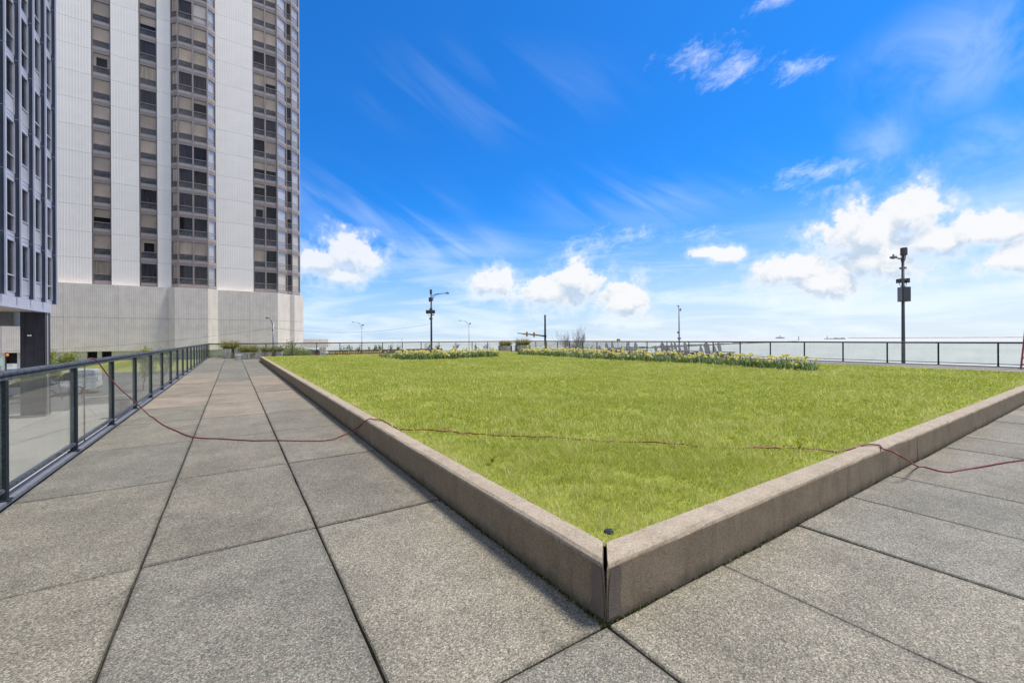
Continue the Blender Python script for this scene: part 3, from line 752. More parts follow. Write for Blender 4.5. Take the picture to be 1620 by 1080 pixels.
# ================================================================== railings
def railing(name, p0, p1, start, step, n, label):
    """glass railing from p0 to p1; posts at start + k*step along it"""
    p0 = Vector(p0); p1 = Vector(p1); L = (p1 - p0).length; d = (p1 - p0) / L
    r = empty(name, p0, math.atan2(d.y, d.x), label, 'railing')
    b = MB(); b.tube([(0, 0, 1.035), (L, 0, 1.035)], .030, 10); b.build('top_rail', M['rail'], r, smooth=True)
    b = MB(); b.box((0, -.022, .985), (L, .022, 1.008)); b.build('under_rail', M['rail'], r, bevel=.004)
    b = MB(); b.box((0, -.035, -.01), (L, .055, .022)); b.build('base_channel', M['alu'], r)
    pm = MB(); pm.box((-.026, -.028, .0235), (-.004, .028, .984)); pm.box((.004, -.028, .0235), (.026, .028, .984)); pm.box((-.0045, -.018, .024), (.0045, .018, .98))
    for z in (.2, .42, .64, .86): pm.box((-.03, -.006, z), (.03, .006, z + .012))
    pm.box((-.045, -.045, .0225), (.045, .045, .034))
    pme = pm.mesh('post', M['post'])
    gm = MB().box((.032, -.004, .128), (step - .032, .004, .982)); gme = gm.mesh('glass_panel', M['rail_glass'])
    bm_ = MB().box((.028, -.018, .092), (step - .028, .018, .126)); bm_.box((.028, -.024, .100), (step - .028, -.0185, .116)); bme = bm_.mesh('bottom_rail', M['rail'])
    for k in range(n):
        s = start + k * step
        if -.01 <= s <= L + .01: link('post', pme, r, (s, 0, 0))
        if s >= -.01 and s + step <= L + .05:
            link('glass_panel', gme, r, (s, 0, 0)); link('bottom_rail', bme, r, (s, 0, 0));
    return r
railing('street_railing', (XF, -5.9, 0), (XF, YB, 0), 0.0, 1.83, 26, 'long glass railing with dark posts down the left side above the street')
railing('back_railing', (XF, YB, 0), (XR, YB, 0), 1.83 * .0 + .07, 1.83, 17, 'glass railing across the far end behind the planters and lawn')
railing('lake_railing', (XR, YB, 0), (XR, -6.5, 0), .07, 1.83, 26, 'glass railing on the lake side beyond the long flower bed')

# ------------------------------------------------------------------ red cord
cord_px = [(153, 570.5), (162, 582), (172, 595.5), (183, 608), (194, 619), (215, 637), (236, 657.5), (255.5, 670.5), (278, 681), (305.5, 691), (347, 693.6), (400, 696.6), (436, 696.3), (475, 697), (511, 696.7)]
pts = []
for i, (px, py) in enumerate(cord_px):
    t = min(1, i / 6.0); g_ = ground(px, py, .008)
    if t < 1:
        Xp = XF + .045 + (ground(236, 657.5, .008).x - XF - .045) * t ** 1.4
        q = on_x(px, Xp); d = q.x / ray(px)[0]; q.z = high(px, py, d); pts.append(q if q.z > .01 else g_)
    else: pts.append(g_)
on_k = on_x(582, CX + .02, CH + .012)
pts += [ground(530.5, 692.6, .02)]
q = on_x(555.5, CX - .05); q.z = high(555.5, 681.5, q.x / ray(555.5)[0]); pts.append(q)
pts += [on_x(581, CX + .012, CH + .009), on_x(590, CX + .07, CH + .012), on_x(605, CX + .15, CH + .012)]
lawn_px = [(630, 671.5), (678, 675), (730, 679.5), (800, 685.5), (880, 690), (960, 694), (1050, 697.5), (1130, 700.5), (1200, 702.5), (1272, 701), (1331, 704)]
for i, (px, py) in enumerate(lawn_px):
    v = ground(px, py, .30); v.z = float(lawn_h(np.array(v.x), np.array(v.y))) + .026 - (.012 if 3 < i < 9 and i % 2 else 0); pts.append(v)
pts += [on_y(1366, CY + .13, CH + .012), on_y(1389, CY + .05, CH + .012), on_y(1396, CY - .008, CH + .004)]
q = on_y(1412, CY - .06); q.z = high(1412, 714.5, q.y / ray(1412)[1]); pts.append(q)
q = on_y(1434, CY - .14); q.z = max(.02, high(1434, 727, q.y / ray(1434)[1])); pts.append(q)
for p in [(1453, 738), (1491.6, 746), (1520.5, 743.3), (1556, 736.8), (1590, 731), (1625, 726.8), (1700, 722), (1800, 722)]: pts.append(ground(*p, .008))
def smooth_path(p, k=6):
    o = []; p = [Vector(q) for q in p]
    for i in range(len(p) - 1):
        a, b_, c2, d = p[max(i - 1, 0)], p[i], p[i + 1], p[min(i + 2, len(p) - 1)]
        for j in range(k):
            t = j / k; o.append(.5 * ((2 * b_) + (c2 - a) * t + (2 * a - 5 * b_ + 4 * c2 - d) * t * t + (-a + 3 * b_ - 3 * c2 + d) * t ** 3))
    return o + [p[-1]]
pre = [Vector((XF - .05, pts[0].y - .12, -3.2)), Vector((XF - .05, pts[0].y - .12, .1)), Vector((XF - .05, pts[0].y - .11, .8)), Vector((XF - .045, pts[0].y - .10, 1.0)), Vector((XF - .02, pts[0].y - .07, 1.066)), Vector((XF + .015, pts[0].y - .03, 1.071))]
path = smooth_path(pre + pts)
b = MB(); rcd = random.Random(4)
onlawn = lambda q: CX + CW < q.x and CY + CW < q.y
path = [q + Vector((rcd.uniform(-.006, .006), rcd.uniform(-.006, .006), rcd.uniform(-.012, .006))) if onlawn(q) and q.z < .4 else (q + Vector((rcd.uniform(-.004, .004), rcd.uniform(-.004, .004), 0)) if q.z < .02 else q) for q in path]
for q in path:
    if not onlawn(q) and q.x > XF + .03: q.z = max(q.z, .0075)
b.tube(path, .0075, 7)
tag(b.build('red_cord', M['cord'], smooth=True), 'long red rubber cord draped from the left railing across paving, kerb and lawn', 'cord')

# black sprinkler head near the corner
g_ = ground(962, 841, .262); e = empty('sprinkler_head', (g_.x, g_.y, .237), 0, 'small black sprinkler head in the grass by the near kerb corner', 'sprinkler')
MB().lathe([(0, -.05), (.028, -.05), (.028, .028), (.024, .034), (0, .036)], 20).build('cap', M['black_plastic'], e)
MB().lathe([(.030, .0), (.04, .004), (.04, .014), (.030, .016)], 20).build('collar', M['dark_metal'], e)
# weeds in the lawn by the cord and in the open corner
for (px, py, nm) in ((1264, 706, 'broad pale weed standing in the lawn beside the cord'), (778, 727, 'pale weed tuft in the lawn near the left kerb')):
    g_ = ground(px, py, .28); n = 9
    bb = np.repeat(np.array([[0, 0, 0.]]), n, 0); h = rng.uniform(.06, .11, n)
    o = soup('weed', *blades(bb, h, np.full(n, .02), h * .8, np.linspace(0, 6, n), rng.uniform(.4, .9, n)), M['spring_leaf'], None, (g_.x, g_.y, .26)); tag(o, nm, 'weed')

# ================================================================== white apartment tower
TY = 72.0; FH = 3.22; NF = 16; Z0 = 8.25       # facade plane, storey height, storeys, top of podium
GZ = -1.1                                       # ground at its foot
tower = empty('apartment_tower', (0, TY, GZ), 0, 'tall white ribbed apartment tower with dark window strips on a concrete podium', 'apartment tower')
def tw(o):
    o.parent = tower; return o
def loc(x, y, z): return (x, y - TY, z - GZ)
BX = [(-6.76, 72.0), (-5.96, 71.15), (-2.75, 71.15), (-1.86, 72.0)]
outline = [(-30, 72.0)] + BX + [(5.65, 72.0), (7.04, 73.39), (7.735, 73.39), (8.94, 74.6), (8.94, 98), (-30, 98)]
# dark core just behind the skin, split by floor slabs
b = MB(); ins = [(-29.5, 73.2), (-5.6, 73.2), (-5.3, 72.6), (-3.4, 72.6), (-3.1, 73.2), (5.0, 73.2), (6.5, 74.6), (7.3, 74.6), (8.3, 75.6), (8.3, 97.5), (-29.5, 97.5)]
b.vprism([(x, y - TY) for x, y in ins], 1.0, Z0 - GZ + NF * FH - .1); b.build('interior_wall', M['room'], tower)
fl = [(x + (.25 if x < 0 else -.25) * (abs(x) > 9), y + .16) for x, y in outline]
b = MB()
for f in range(NF + 1): b.vprism([(x, y - TY) for x, y in fl], Z0 - GZ + f * FH - .12, Z0 - GZ + f * FH + .10)
o = b.build('floor_slabs', M['room'], tower); o['kind'] = 'stuff'
# ribbed white panels, one per storey and bay of wall
def panel_mesh(w):
    b = MB(); n = max(1, round(w / .27)); p = w / n; z0, z1 = .012, FH - .012
    prof = []
    for i in range(n):
        prof += [(i * p, 0), (i * p + .012, -.010), (i * p + .045, -.010), (i * p + .057, 0)]
    prof += [(w, 0), (w, .15), (0, .15)]
    b.vprism(prof, z0, z1); return b.mesh('white_panel', M['white_panel'])
for (x0, x1) in ((-27.0, -23.2), (-21.0, -14.39), (-12.66, -9.95), (-8.19, -6.76), (-1.86, 2.59)):
    me = panel_mesh(x1 - x0 - .02)
    for f in range(NF): link('white_panel', me, tower, loc(x0 + .01, TY, Z0 + f * FH))
# window cells
rw = random.Random(21)
def frame_mesh(w, jl=.09, jr=.09):
    b = MB()
    b.box((0, -.015, .0), (w, .20, .17)); b.box((0, .015, .171), (w, .20, .52))           # spandrel: ledge and panel
    b.box((.02, -.03, .165), (w - .02, .014, .195))
    b.box((0, -.03, .521), (jl, .20, FH)); b.box((w - jr, -.03, .521), (w, .20, FH))
    b.box((jl, .0, 1.30), (w - jr, .11, 1.375)); b.box((jl, -.005, .521), (w - jr, .13, .575))
    b.box((jl, .0, 3.02), (w - jr, .16, FH - .003))
    return b.mesh('window', M['bronze'])
cache = {}
def cell(x, y, z, w, rz, kind, white=False):
    key = round(w, 3)
    if key not in cache:
        j = .09 if w > .9 else .05
        a, c_ = j, w - j
        cache[key] = dict(f=frame_mesh(w, j, j),
            up=MB().box((a, .055, 1.375), (c_, .063, 3.02)).mesh('pane', M['win_glass']),
            lo=MB().box((a, .055, .575), (c_, .063, 1.30)).mesh('ventilator_pane', M['low_glass']),
            lw=MB().box((a, .055, .575), (c_, .063, 1.30)).mesh('ventilator_pane', M['win_glass']),
            sp=MB().box((.015, -.006, .20), (w - .015, .0145, .50)).mesh('spandrel_panel', M['pale_bronze']))
        for nm, z0, mt in (('full', 1.05, 'blind_tan'), ('floor', .6, 'blind_tan'), ('half', 2.0, 'blind_tan'), ('short', 2.55, 'blind_tan'), ('wfull', .6, 'blind_white'), ('whalf', 1.4, 'blind_white')):
            cache[key][nm] = MB().box((a - .02, .20, z0), (c_ + .02, .212, 3.06)).mesh('blind', M[mt])
        def wavy(x0, x1, mt):
            b = MB(); n = max(3, int((x1 - x0) / .07)); pr = [(x0 + (x1 - x0) * i / n, .24 + .035 * (i % 2)) for i in range(n + 1)]
            for p, q in zip(pr, pr[1:]): b.face([(p[0], p[1], .58), (q[0], q[1], .58), (q[0], q[1], 3.04), (p[0], p[1], 3.04)])
            return b.mesh('curtain', M[mt])
        cache[key]['curt'] = wavy(a, c_, 'curtain'); cache[key]['sideL'] = wavy(a, a + w * .16, 'curtain'); cache[key]['sideR'] = wavy(c_ - w * .16, c_, 'curtain')
        cache[key]['dark'] = wavy(a, c_, 'dark_curtain')
    q = cache[key]
    o = link('window', q['f'], tower, loc(x, y, z), rz=rz)
    link('pane', q['up'], o); link('ventilator_pane', q['lw'] if kind == 'wfull' else q['lo'], o); link('spandrel_panel', q['sp'], o)
    if kind in ('full', 'floor', 'half', 'short', 'wfull', 'whalf'): link('blind', q[kind], o)
    elif kind == 'curt': link('curtain', q['curt'], o)
    elif kind == 'side': link('curtain', q['sideL'], o); link('curtain', q['sideR'], o); link('blind', q['short'], o)
    elif kind == 'dark': link('curtain', q['dark'], o)
    return o
# state of every window strip, read upwards from the podium
S1 = ['curt', 'full', 'half', 'floor', 'full', 'full', 'full', 'full', 'side', 'floor', 'full', 'full', 'full', 'full']
S2 = ['dark', 'side', 'full', 'dark', 'full', 'full', 'floor', 'dark', 'curt', 'dark', 'half', 'full', 'full', 'full']
B1 = ['dark', 'full', 'none', 'dark', 'dark', 'dark', 'floor', 'floor', 'dark', 'full', 'full', 'dark', 'half', 'full']
B2 = ['dark', 'full', 'none', 'dark', 'none', 'none', 'floor', 'short', 'dark', 'full', 'full', 'wfull', 'whalf', 'full']
C1 = ['dark', 'full', 'dark', 'side', 'short', 'half', 'none', 'dark', 'full', 'full', 'none', 'full', 'floor', 'full']
C2 = ['none', 'none', 'dark', 'none', 'none', 'half', 'full', 'dark', 'full', 'half', 'dark', 'floor', 'full', 'full']
bl = math.hypot(.80, .85); br = math.hypot(.89, .85); ch = math.hypot(1.39, 1.39); ch2 = math.hypot(1.205, 1.21)
for f in range(NF):
    z = Z0 + f * FH
    cell(-14.39, TY + .10, z, 1.73, 0, S1[f % 14]); cell(-9.95, TY + .10, z, 1.76, 0, S2[f % 14]); cell(-23.2, TY + .10, z, 2.2, 0, 'full')
    cell(-5.96, 71.15, z, 1.605, 0, B1[f % 14]); cell(-4.355, 71.15, z, 1.605, 0, B2[f % 14])
    cell(-6.76, 72.0, z, bl, math.atan2(-.85, .80), 'floor')
    cell(-2.75, 71.15, z, br, math.atan2(.85, .89), 'wfull')
    cell(2.59, TY + .10, z, 1.53, 0, C1[f % 14]); cell(4.12, TY + .10, z, 1.53, 0, C2[f % 14])
    cell(5.65, 72.0, z, ch, R(45), 'wfull')
    cell(7.04, 73.39, z, .695, 0, rw.choice(['none', 'dark', 'half', 'none', 'full']))
    cell(7.735, 73.39, z, ch2, math.atan2(1.21, 1.205), 'wfull')
# jamb strips beside the strips, purple-brown
b = MB()
for x in (-14.39, -12.66, -9.95, -8.19, 2.59, 5.65): b.box((x - .03, .0, Z0 - GZ), (x + .03, .099, Z0 - GZ + NF * FH))
b.build('jamb_strip', M['dark_metal'], tower)['kind'] = 'stuff'
b = MB(); b.vprism([(8.94, 2.6), (9.0, 2.6), (9.0, 26), (8.94, 26)], Z0 - GZ, Z0 - GZ + NF * FH); b.build('side_wall', M['white_panel'], tower)
b = MB(); b.vprism([(x, y - TY) for x, y in outline], Z0 - GZ + NF * FH + .002, Z0 - GZ + NF * FH + 1.2); b.build('roof_parapet', M['white_panel'], tower)
b = MB(); b.box((-22, 9, Z0 - GZ + NF * FH + 1.2), (2, 22, Z0 - GZ + NF * FH + 5)); b.build('roof_plant_room', M['white_panel'], tower)
# podium of ribbed concrete panels
PO = [(-30.0, 71.5), (-22.05, 71.5), (-21.6, 71.1), (-7.05, 71.1), (-6.3, 70.2), (-2.75, 70.2), (-1.62, 71.1), (5.55, 71.1), (7.35, 72.9), (7.95, 72.9), (9.35, 74.3), (9.35, 97.5)]
def ribbed(a, c_, z0, z1, nm, mt, rib=.18, dep=.014):
    a = Vector(a); c_ = Vector(c_); L = (c_ - a).length; rz = math.atan2(c_.y - a.y, c_.x - a.x)
    n = max(2, round(L / rib)); p = L / n; prof = []
    for i in range(n):
        j = rw.uniform(-.02, .02)
        prof += [(i * p + .004, 0), (i * p + p * .60 + j, 0), (i * p + p * .70 + j, dep), (i * p + p * .93, dep)]
    prof += [(L, 0), (L, .4), (0, .4)]
    b = MB(); b.vprism(prof, z0 + .012, z1 - .012)
    return link(nm, b.mesh(nm, M[mt]), tower, loc(a.x, a.y, 0), rz=rz)
for (a, c_) in zip(PO, PO[1:]):
    a = Vector(a); c_ = Vector(c_); L = (c_ - a).length; n = max(1, round(L / 4.4))
    if a.x > 9: n = 1
    for i in range(n):
        p = a.lerp(c_, i / n); q = a.lerp(c_, (i + 1) / n)
        for (z0, z1) in ((0.0, 4.15), (4.15, Z0)):
            ribbed(p, q - (q - p).normalized() * .012, z0, z1, 'concrete_panel', 'podium')
b = MB(); b.vprism([(x, y - TY + .3) for x, y in PO] + [(-30, 25.5)], Z0 - GZ - .25, Z0 - GZ - .002); b.build('podium_roof', M['podium'], tower)
b = MB(); b.vprism([(x, y - TY + .3) for x, y in PO] + [(-30, 25.5)], -GZ + .02, -GZ + .2); b.build('podium_soffit', M['podium'], tower)
# recessed white base with dark openings
E0 = on_y(9, 72).x; E1 = on_y(28.5, 72).x
base_x = [(-30, E0), (E1, -14.85), (-13.95, -13.55), (-12.65, -7.0), (-7.0, 8.5)]
for (a, c_) in base_x:
    k = max(1, round((c_ - a) / 2))
    for i in range(k): ribbed((a + (c_ - a) * i / k, 71.75), (a + (c_ - a) * (i + 1) / k - .01, 71.75), GZ if a > -18 else -2.42, .02, 'base_panel', 'podium_base', .30)
for (a, c_) in ((E0, E1), (-14.85, -13.95), (-13.55, -12.65)):
    o = empty('doorway', loc(a, 71.9, GZ)); o.parent = tower; oz = 0 if a > -18 else -1.3
    MB().box((0, .5, oz), (c_ - a, .55, 1.12)).build('back_wall', M['room'], o)
    b = MB(); b.box((0, 0, oz), (.06, .3, 1.12)); b.box((c_ - a - .06, 0, oz), (c_ - a, .3, 1.12)); b.box((.0601, 0, 1.02), (c_ - a - .0601, .3, 1.12)); b.build('frame', M['dark_metal'], o)
# low concrete wing running on behind
wing = empty('concrete_wing', (6, 95, -3), 0, 'low grey concrete block beyond the tower foot above the parked car', 'building')
x0 = on_y(466, 95).x - 6; x1 = on_y(519, 95).x - 6; x2 = on_y(526, 95).x - 6
zt = high(500, 536.2, 95 / ray(500)[1]) + 3; zb = high(500, 549.5, 95 / ray(500)[1]) + 3
MB().box((x0 - 2, 0, zb), (x1, 12, zt)).build('wall', M['podium'], wing)
b = MB(); b.vprism([(x1 + .002, 0), (x2, 1.3), (x2, 12), (x1 + .002, 12)], zb, zt); b.build('end_wall', M['podium'], wing)
for x in (x0, x0 + 5, x1 - .6): MB().box((x, 2, 0), (x + .5, 2.5, zb - .002)).build('column', M['podium'], wing)

# grass bank in front of the tower
b = MB(); b.face([(-18.6, 66, -2.6), (9.5, 66, -2.6), (9.5, 70.6, -1.15), (-18.6, 70.6, -1.15)]); b.face([(-18.6, 70.6, -1.15), (9.5, 70.6, -1.15), (9.5, 72.2, -1.1), (-18.6, 72.2, -1.1)]); b.face([(-18.6, 66, -2.6), (-18.6, 70.6, -1.15), (-18.6, 72.2, -1.1), (-18.6, 72.2, -2.6)])
tag(MB().face([(-60, 65.15, -2.5), (-18.61, 65.15, -2.5), (-18.61, 75, -2.4), (-60, 75, -2.4)]).build('entrance_plaza', M['walk']), kind='structure')
tag(b.build('grass_bank', M['lawn']), kind='structure')
b = MB(); b.face([(-18.7, 65.2, -2.6 + .012), (9.5, 65.2, -2.6 + .012), (9.5, 66.6, -2.38), (-18.7, 66.6, -2.38)]); tag(b.build('mulch_bed', M['mulch']), kind='structure')
b = MB(); b.box((-40, 64.9, -2.75), (9.5, 65.15, -2.45)); tag(b.build('road_kerb', M['walk']), kind='structure')
b = MB(); b.box((-24, 64.8, -2.7), (-14, 64.9, -2.40)); tag(b.build('yellow_kerb', M['paint_y']), kind='structure')

# ================================================================== dark steel building on the left
DX = -9.42; DT = -9.20; DY1 = 37.9; DM = 1.795; DZ = 2.3 + EYE; DF = 3.06; DN = 9; NC = 10
dark = empty('office_building', (DX, DY1, ST), 0, 'dark blue steel and glass block standing over the street on a black column', 'office building')
def dl(x, y, z): return (x - DX, y - DY1, z - ST)
# floor-high fins, one length per storey, with pale tip strips
fin = MB(); fin.box((-.10, -.055, .012), (.20, -.004, DF - .012)); fin_me = fin.mesh('fin', M['steel_blue'])
tip = MB().box((.2005, -.095, .012), (.262, .045, DF - .012)); tip_me = tip.mesh('fin_cap', M['lav'])
fw = DM - .06
def dwin(infill):
    b = MB(); w = fw
    b.box((-.06, 0, .012), (.02, w, .20)); b.box((-.06, 0, .2005), (.035, w, .235))
    b.box((-.06, 0, 2.87), (.02, w, DF - .012)); b.box((-.06, 0, 2.835), (.035, w, 2.8695))
    b.box((-.06, 0, .236), (.045, .07, 2.834)); b.box((-.06, w - .07, .236), (.045, w, 2.834))
    b.box((-.06, .0705, 1.05), (.03, w - .0705, 1.11))
    return b.mesh('window', M['lav'])
wme = dwin(False)
up = MB().box((-.03, .07, 1.11), (-.022, fw - .07, 2.834)).mesh('pane', M['win_glass'])
lo = MB().box((-.03, .07, .236), (-.022, fw - .07, 1.05)).mesh('pane', M['win_glass'])
lp = MB().box((-.03, .071, .237), (-.005, fw - .071, 1.049)).mesh('infill_panel', M['lav_panel'])
seam = MB().box((.0, -.06, -.009), (.248, .024, .009)).mesh('joint_strip', M['lav'])
bl1 = MB().box((-.25, .05, .9), (-.24, fw - .05, 2.84)).mesh('blind', M['dark_curtain'])
rd = random.Random(9)
infills = {(1, 0), (2, 0), (1, 1), (2, 1), (1, 2), (2, 2), (0, 3), (2, 4), (1, 3)}
for c_ in range(NC):
    y1 = DY1 - c_ * DM
    for f in range(DN):
        z = DZ + f * DF
        o = link('fin', fin_me, dark, dl(DX, y1, z)); link('fin_cap', tip_me, o); link('joint_strip', seam, o)
        if c_ == NC - 1: continue
        o = link('window', wme, dark, dl(DX, y1 - DM + .001, z))
        link('pane', up, o)
        ci = 3 - c_          # columns counted from the left edge of the picture
        link('infill_panel' if (ci, f) in infills else 'pane', lp if (ci, f) in infills else lo, o)
        if rd.random() < .35: link('blind', bl1, o)
top = DZ + DN * DF
b = MB(); b.box((-14, -NC * DM, DZ - ST + .3), (-.9, -.25, top - ST)); b.build('interior_wall', M['room'], dark)
b = MB(); b.box((-.9, -.25, DZ - ST), (-.07, -.02, top - ST)); b.box((-14, -.25, DZ - ST), (-.9, -.02, top - ST)); b.build('end_wall', M['steel_blue'], dark)
b = MB()
for f in range(DN + 1): b.box((-.88, -NC * DM, DZ - ST + f * DF - .18), (-.065, -.26, DZ - ST + f * DF + .18))
b.build('floor_slabs', M['room'], dark)['kind'] = 'stuff'
b = MB(); b.box((-.35, -NC * DM, DZ - ST - .58), (.06, -.30, DZ - ST - .004)); b.build('edge_beam', M['lav'], dark, bevel=.01)
b = MB(); b.box((-14, -NC * DM, DZ - ST - .56), (-.352, -.32, DZ - ST - .40)); b.build('soffit', M['soffit'], dark)
b = MB(); b.box((-14, -NC * DM, DZ - ST - .395), (-.36, -.32, DZ - ST - .01)); b.build('floor_deck', M['room'], dark)
b = MB(); b.box((-14, -NC * DM, top - ST + .2), (.2, 0, top - ST + .9)); b.build('roof_edge', M['lav'], dark)
# column with flanges, wall light
cz = DZ - .565
o = MB().box((-1.0, -1.12, 0), (-.06, -.2, cz - ST)).build('column', M['black_steel'], dark)
b = MB(); b.box((-1.03, -1.15, 0), (-.86, -1.121, cz - ST)); b.box((-.44, -1.15, 0), (-.36, -1.121, cz - ST)); b.box((-.12, -1.15, 0), (-.03, -1.121, cz - ST)); b.box((-.0595, -1.15, 0), (-.03, -.17, cz - ST)); b.build('flange', M['black_steel'], o)
b = MB(); b.box((-.0295, -.72, 0), (-.02, -.60, cz - ST)); b.build('trim_strip', M['lav'], o)
b = MB(); b.box((-.70, -1.30, 4.95), (-.52, -1.155, 5.03)); b.box((-.66, -1.36, 4.97), (-.62, -1.30, 5.01)); b.box((-.58, -1.36, 4.97), (-.54, -1.30, 5.01)); b.build('wall_light', M['steel'], o)
b = MB(); b.box((-1.06, -1.2, 0), (0.0, -.14, .25)); b.build('plinth', M['grey_metal'], o)
# louvred box hanging under the soffit
lv = empty('louvre_box', dl(-12.2, 37.2, 4.0 - .2)); lv.parent = dark
zt = high(20, 494, 27.0) ; zb = high(20, 517, 27.0)
lvw = MB().box((-4, .05, zb - 3.8), (1.35, 1.2, zt - 3.8)); lvw.build('casing', M['grey_metal'], lv)
b = MB()
nL = 12
for i in range(nL):
    z = zb - 3.8 + (zt - zb) * (i + .2) / nL
    b.box((-4, 0, z), (1.30, .045, z + (zt - zb) / nL * .55))
b.build('louvre_blades', M['grey_metal'], lv)['kind'] = 'stuff'

# ================================================================== street below: van, car, signs, trees
def wheel(parent, x, y, r, wdt):
    t = MB(); t.lathe([(r * .6, 0), (r * .97, 0), (r, .03), (r, wdt - .03), (r * .97, wdt), (r * .6, wdt)], 24)
    t.v = [(a, -c, b_) for a, b_, c in t.v]
    o = t.build('wheel', M['tyre'], parent, (x, y, r), smooth=True)
    h = MB(); h.lathe([(0, .02), (r * .2, .01), (r * .6, .03)], 20); h.v = [(a, -c, b_) for a, b_, c in h.v]
    h.build('rim', M['rim'], o); return o
def text(parent, s, size, x, y, z, mt, name='lettering'):
    cu = bpy.data.curves.new(name, 'FONT'); cu.body = s; cu.size = size; cu.extrude = .002; cu.resolution_u = 3
    tmp = bpy.data.objects.new('tmp', cu); col.objects.link(tmp)
    dg = bpy.context.evaluated_depsgraph_get(); me = bpy.data.meshes.new_from_object(tmp.evaluated_get(dg))
    bpy.data.objects.remove(tmp); bpy.data.curves.remove(cu)
    me.materials.clear(); me.materials.append(mt); me.name = name
    o = bpy.data.objects.new(name, me); col.objects.link(o); o.parent = parent; o.location = (x, y, z); o.rotation_euler = (R(90), 0, 0)
    return o
vy = 49.5; vz = street_z(vy); vx = on_y(62, vy).x; vL = on_y(153, vy).x - vx
van = empty('service_van', (vx, vy, vz), 0, 'white service van with blue lettering passing on the street behind the railing glass', 'van')
L = vL; hV = 2.05
prof = [(0.02, .38), (0, .75), (.06, 1.0), (.75, 1.16), (1.45, 1.92), (1.75, 2.04), (L - .35, 2.06), (L - .08, 1.96), (L, 1.2), (L, .38)]
MB().prism(prof, 0, 1.9).build('body', M['white_paint'], van, bevel=.05)
b = MB(); b.prism([(.86, 1.2), (1.47, 1.84), (1.95, 1.86), (1.95, 1.2)], -.006, 0); b.build('side_window', M['car_glass'], van)
b = MB(); b.face([(.78, .12, 1.215), (.78, 1.78, 1.215), (1.43, 1.72, 1.915), (1.43, .18, 1.915)][::-1]); b.build('windscreen', M['car_glass'], van)
b = MB(); b.box((-.03, .02, .36), (L + .03, 1.88, .58)); b.build('bumper', M['grey_metal'], van)
b = MB(); b.box((2.0, -.008, .45), (2.02, -.001, 1.95)); b.box((3.1, -.008, .45), (3.12, -.001, 1.95)); b.box((2.0, -.010, 1.02), (L - .02, -.001, 1.05)); b.build('door_seam', M['grey_metal'], van)
for yy in (.12, 1.62): MB().box((-.012, yy, .72), (.03, yy + .22, .92)).build('headlight', M['lamp_clear'], van)
for yy in (.02, 1.76): MB().box((L - .01, yy, 1.0), (L + .02, yy + .12, 1.45)).build('tail_lamp', M['lamp_red'], van)
for x in (.85, L - 1.15):
    for y in (.20, 1.9): wheel(van, x, y, .36, .2)
text(van, 'SIGNATURE SERVICE', .30, 2.12, -.012, 1.52, M['ink_blue']); text(van, 'HEATING', .19, 2.5, -.012, 1.22, M['ink_red']); text(van, '&', .16, 3.45, -.012, 1.40, M['ink_red']); text(van, 'COOLING', .19, 3.65, -.012, 1.22, M['ink_blue'])
def sedan(px_l, y, paint, label, mirror=False, L=4.5, zg=None):
    zg = street_z(y) if zg is None else zg
    x = on_y(px_l, y).x
    c_ = empty('parked_car', (x, y, zg), 0, label, 'car')
    pr = [(.05, .30), (0, .52), (.06, .72), (.95, .86), (1.0, .88), (3.75, .93), (4.38, .86), (4.5, .62), (4.45, .30)]
    ca = [(1.0, .885), (1.72, 1.40), (2.1, 1.45), (2.9, 1.43), (3.75, .935)]
    k = L / 4.5; sgn = (lambda p: [(L - a * k, b_) for a, b_ in p][::-1]) if mirror else (lambda p: [(a * k, b_) for a, b_ in p])
    MB().prism(sgn(pr), 0, 1.78).build('body', M[paint], c_, bevel=.06)
    MB().prism(sgn(ca), .16, 1.62).build('cabin', M['car_glass'], c_, bevel=.06)
    MB().prism(sgn([(1.62, 1.385), (1.78, 1.435), (2.1, 1.475), (2.9, 1.455), (3.02, 1.40)]), .15, 1.63).build('roof', M[paint], c_, bevel=.03)
    bx = [(a, .155) for a in sgn([(2.35, 0), (2.45, 0)])]
    xs = sorted(a for a, _ in sgn([(2.3, 0), (2.4, 0)])); MB().box((xs[0], .13, .9), (xs[1], .165, 1.42)).build('door_pillar', M[paint], c_)
    fx, bx_ = (L, 0) if mirror else (0, L)
    for yy in (.08, 1.42):
        MB().box((min(fx, fx + (.04 if not mirror else -.1)) - .01, yy, .58), (max(fx, fx + (.08 if not mirror else -.02)), yy + .28, .70)).build('headlight', M['lamp_clear'], c_)
        MB().box((bx_ - .06, yy, .62), (bx_ + .015, yy + .28, .76)).build('tail_lamp', M['lamp_red'], c_)
    for wx in (.85 * k, L - .95 * k):
        for wy in (.16, 1.79): wheel(c_, wx, wy, .32, .2)
    return c_
sedan(-30, 48.6, 'silver_paint', 'silver car on the street just ahead of the white van', L=4.6)
sedan(476, 108, 'dark_paint', 'charcoal car parked beyond the far railing below the concrete wing', zg=-2.5, L=4.6)
sedan(481, 101, 'red_paint', 'dull red car in front of the charcoal car beyond the far railing', zg=-2.45, L=4.4)
sedan(488, 114, 'white_paint', 'white car behind the charcoal car beyond the far railing', zg=-2.5, L=4.6)
# utility box on the pavement below
g_ = ground(191, 660, ST + .13); e = empty('utility_box', (g_.x, g_.y, ST + .13), 0, 'dark grey utility box on the pavement below the railing', 'utility box')
MB().box((-.45, -.3, 0), (.45, .3, 1.05)).build('cabinet', M['grey_metal'], e, bevel=.02)
b = MB(); b.box((-.47, -.32, 1.052), (.47, .32, 1.1)); b.build('lid', M['dark_metal'], e)
MB().box((.0, -.315, .1), (.42, -.302, .98)).build('door', M['dark_metal'], e)
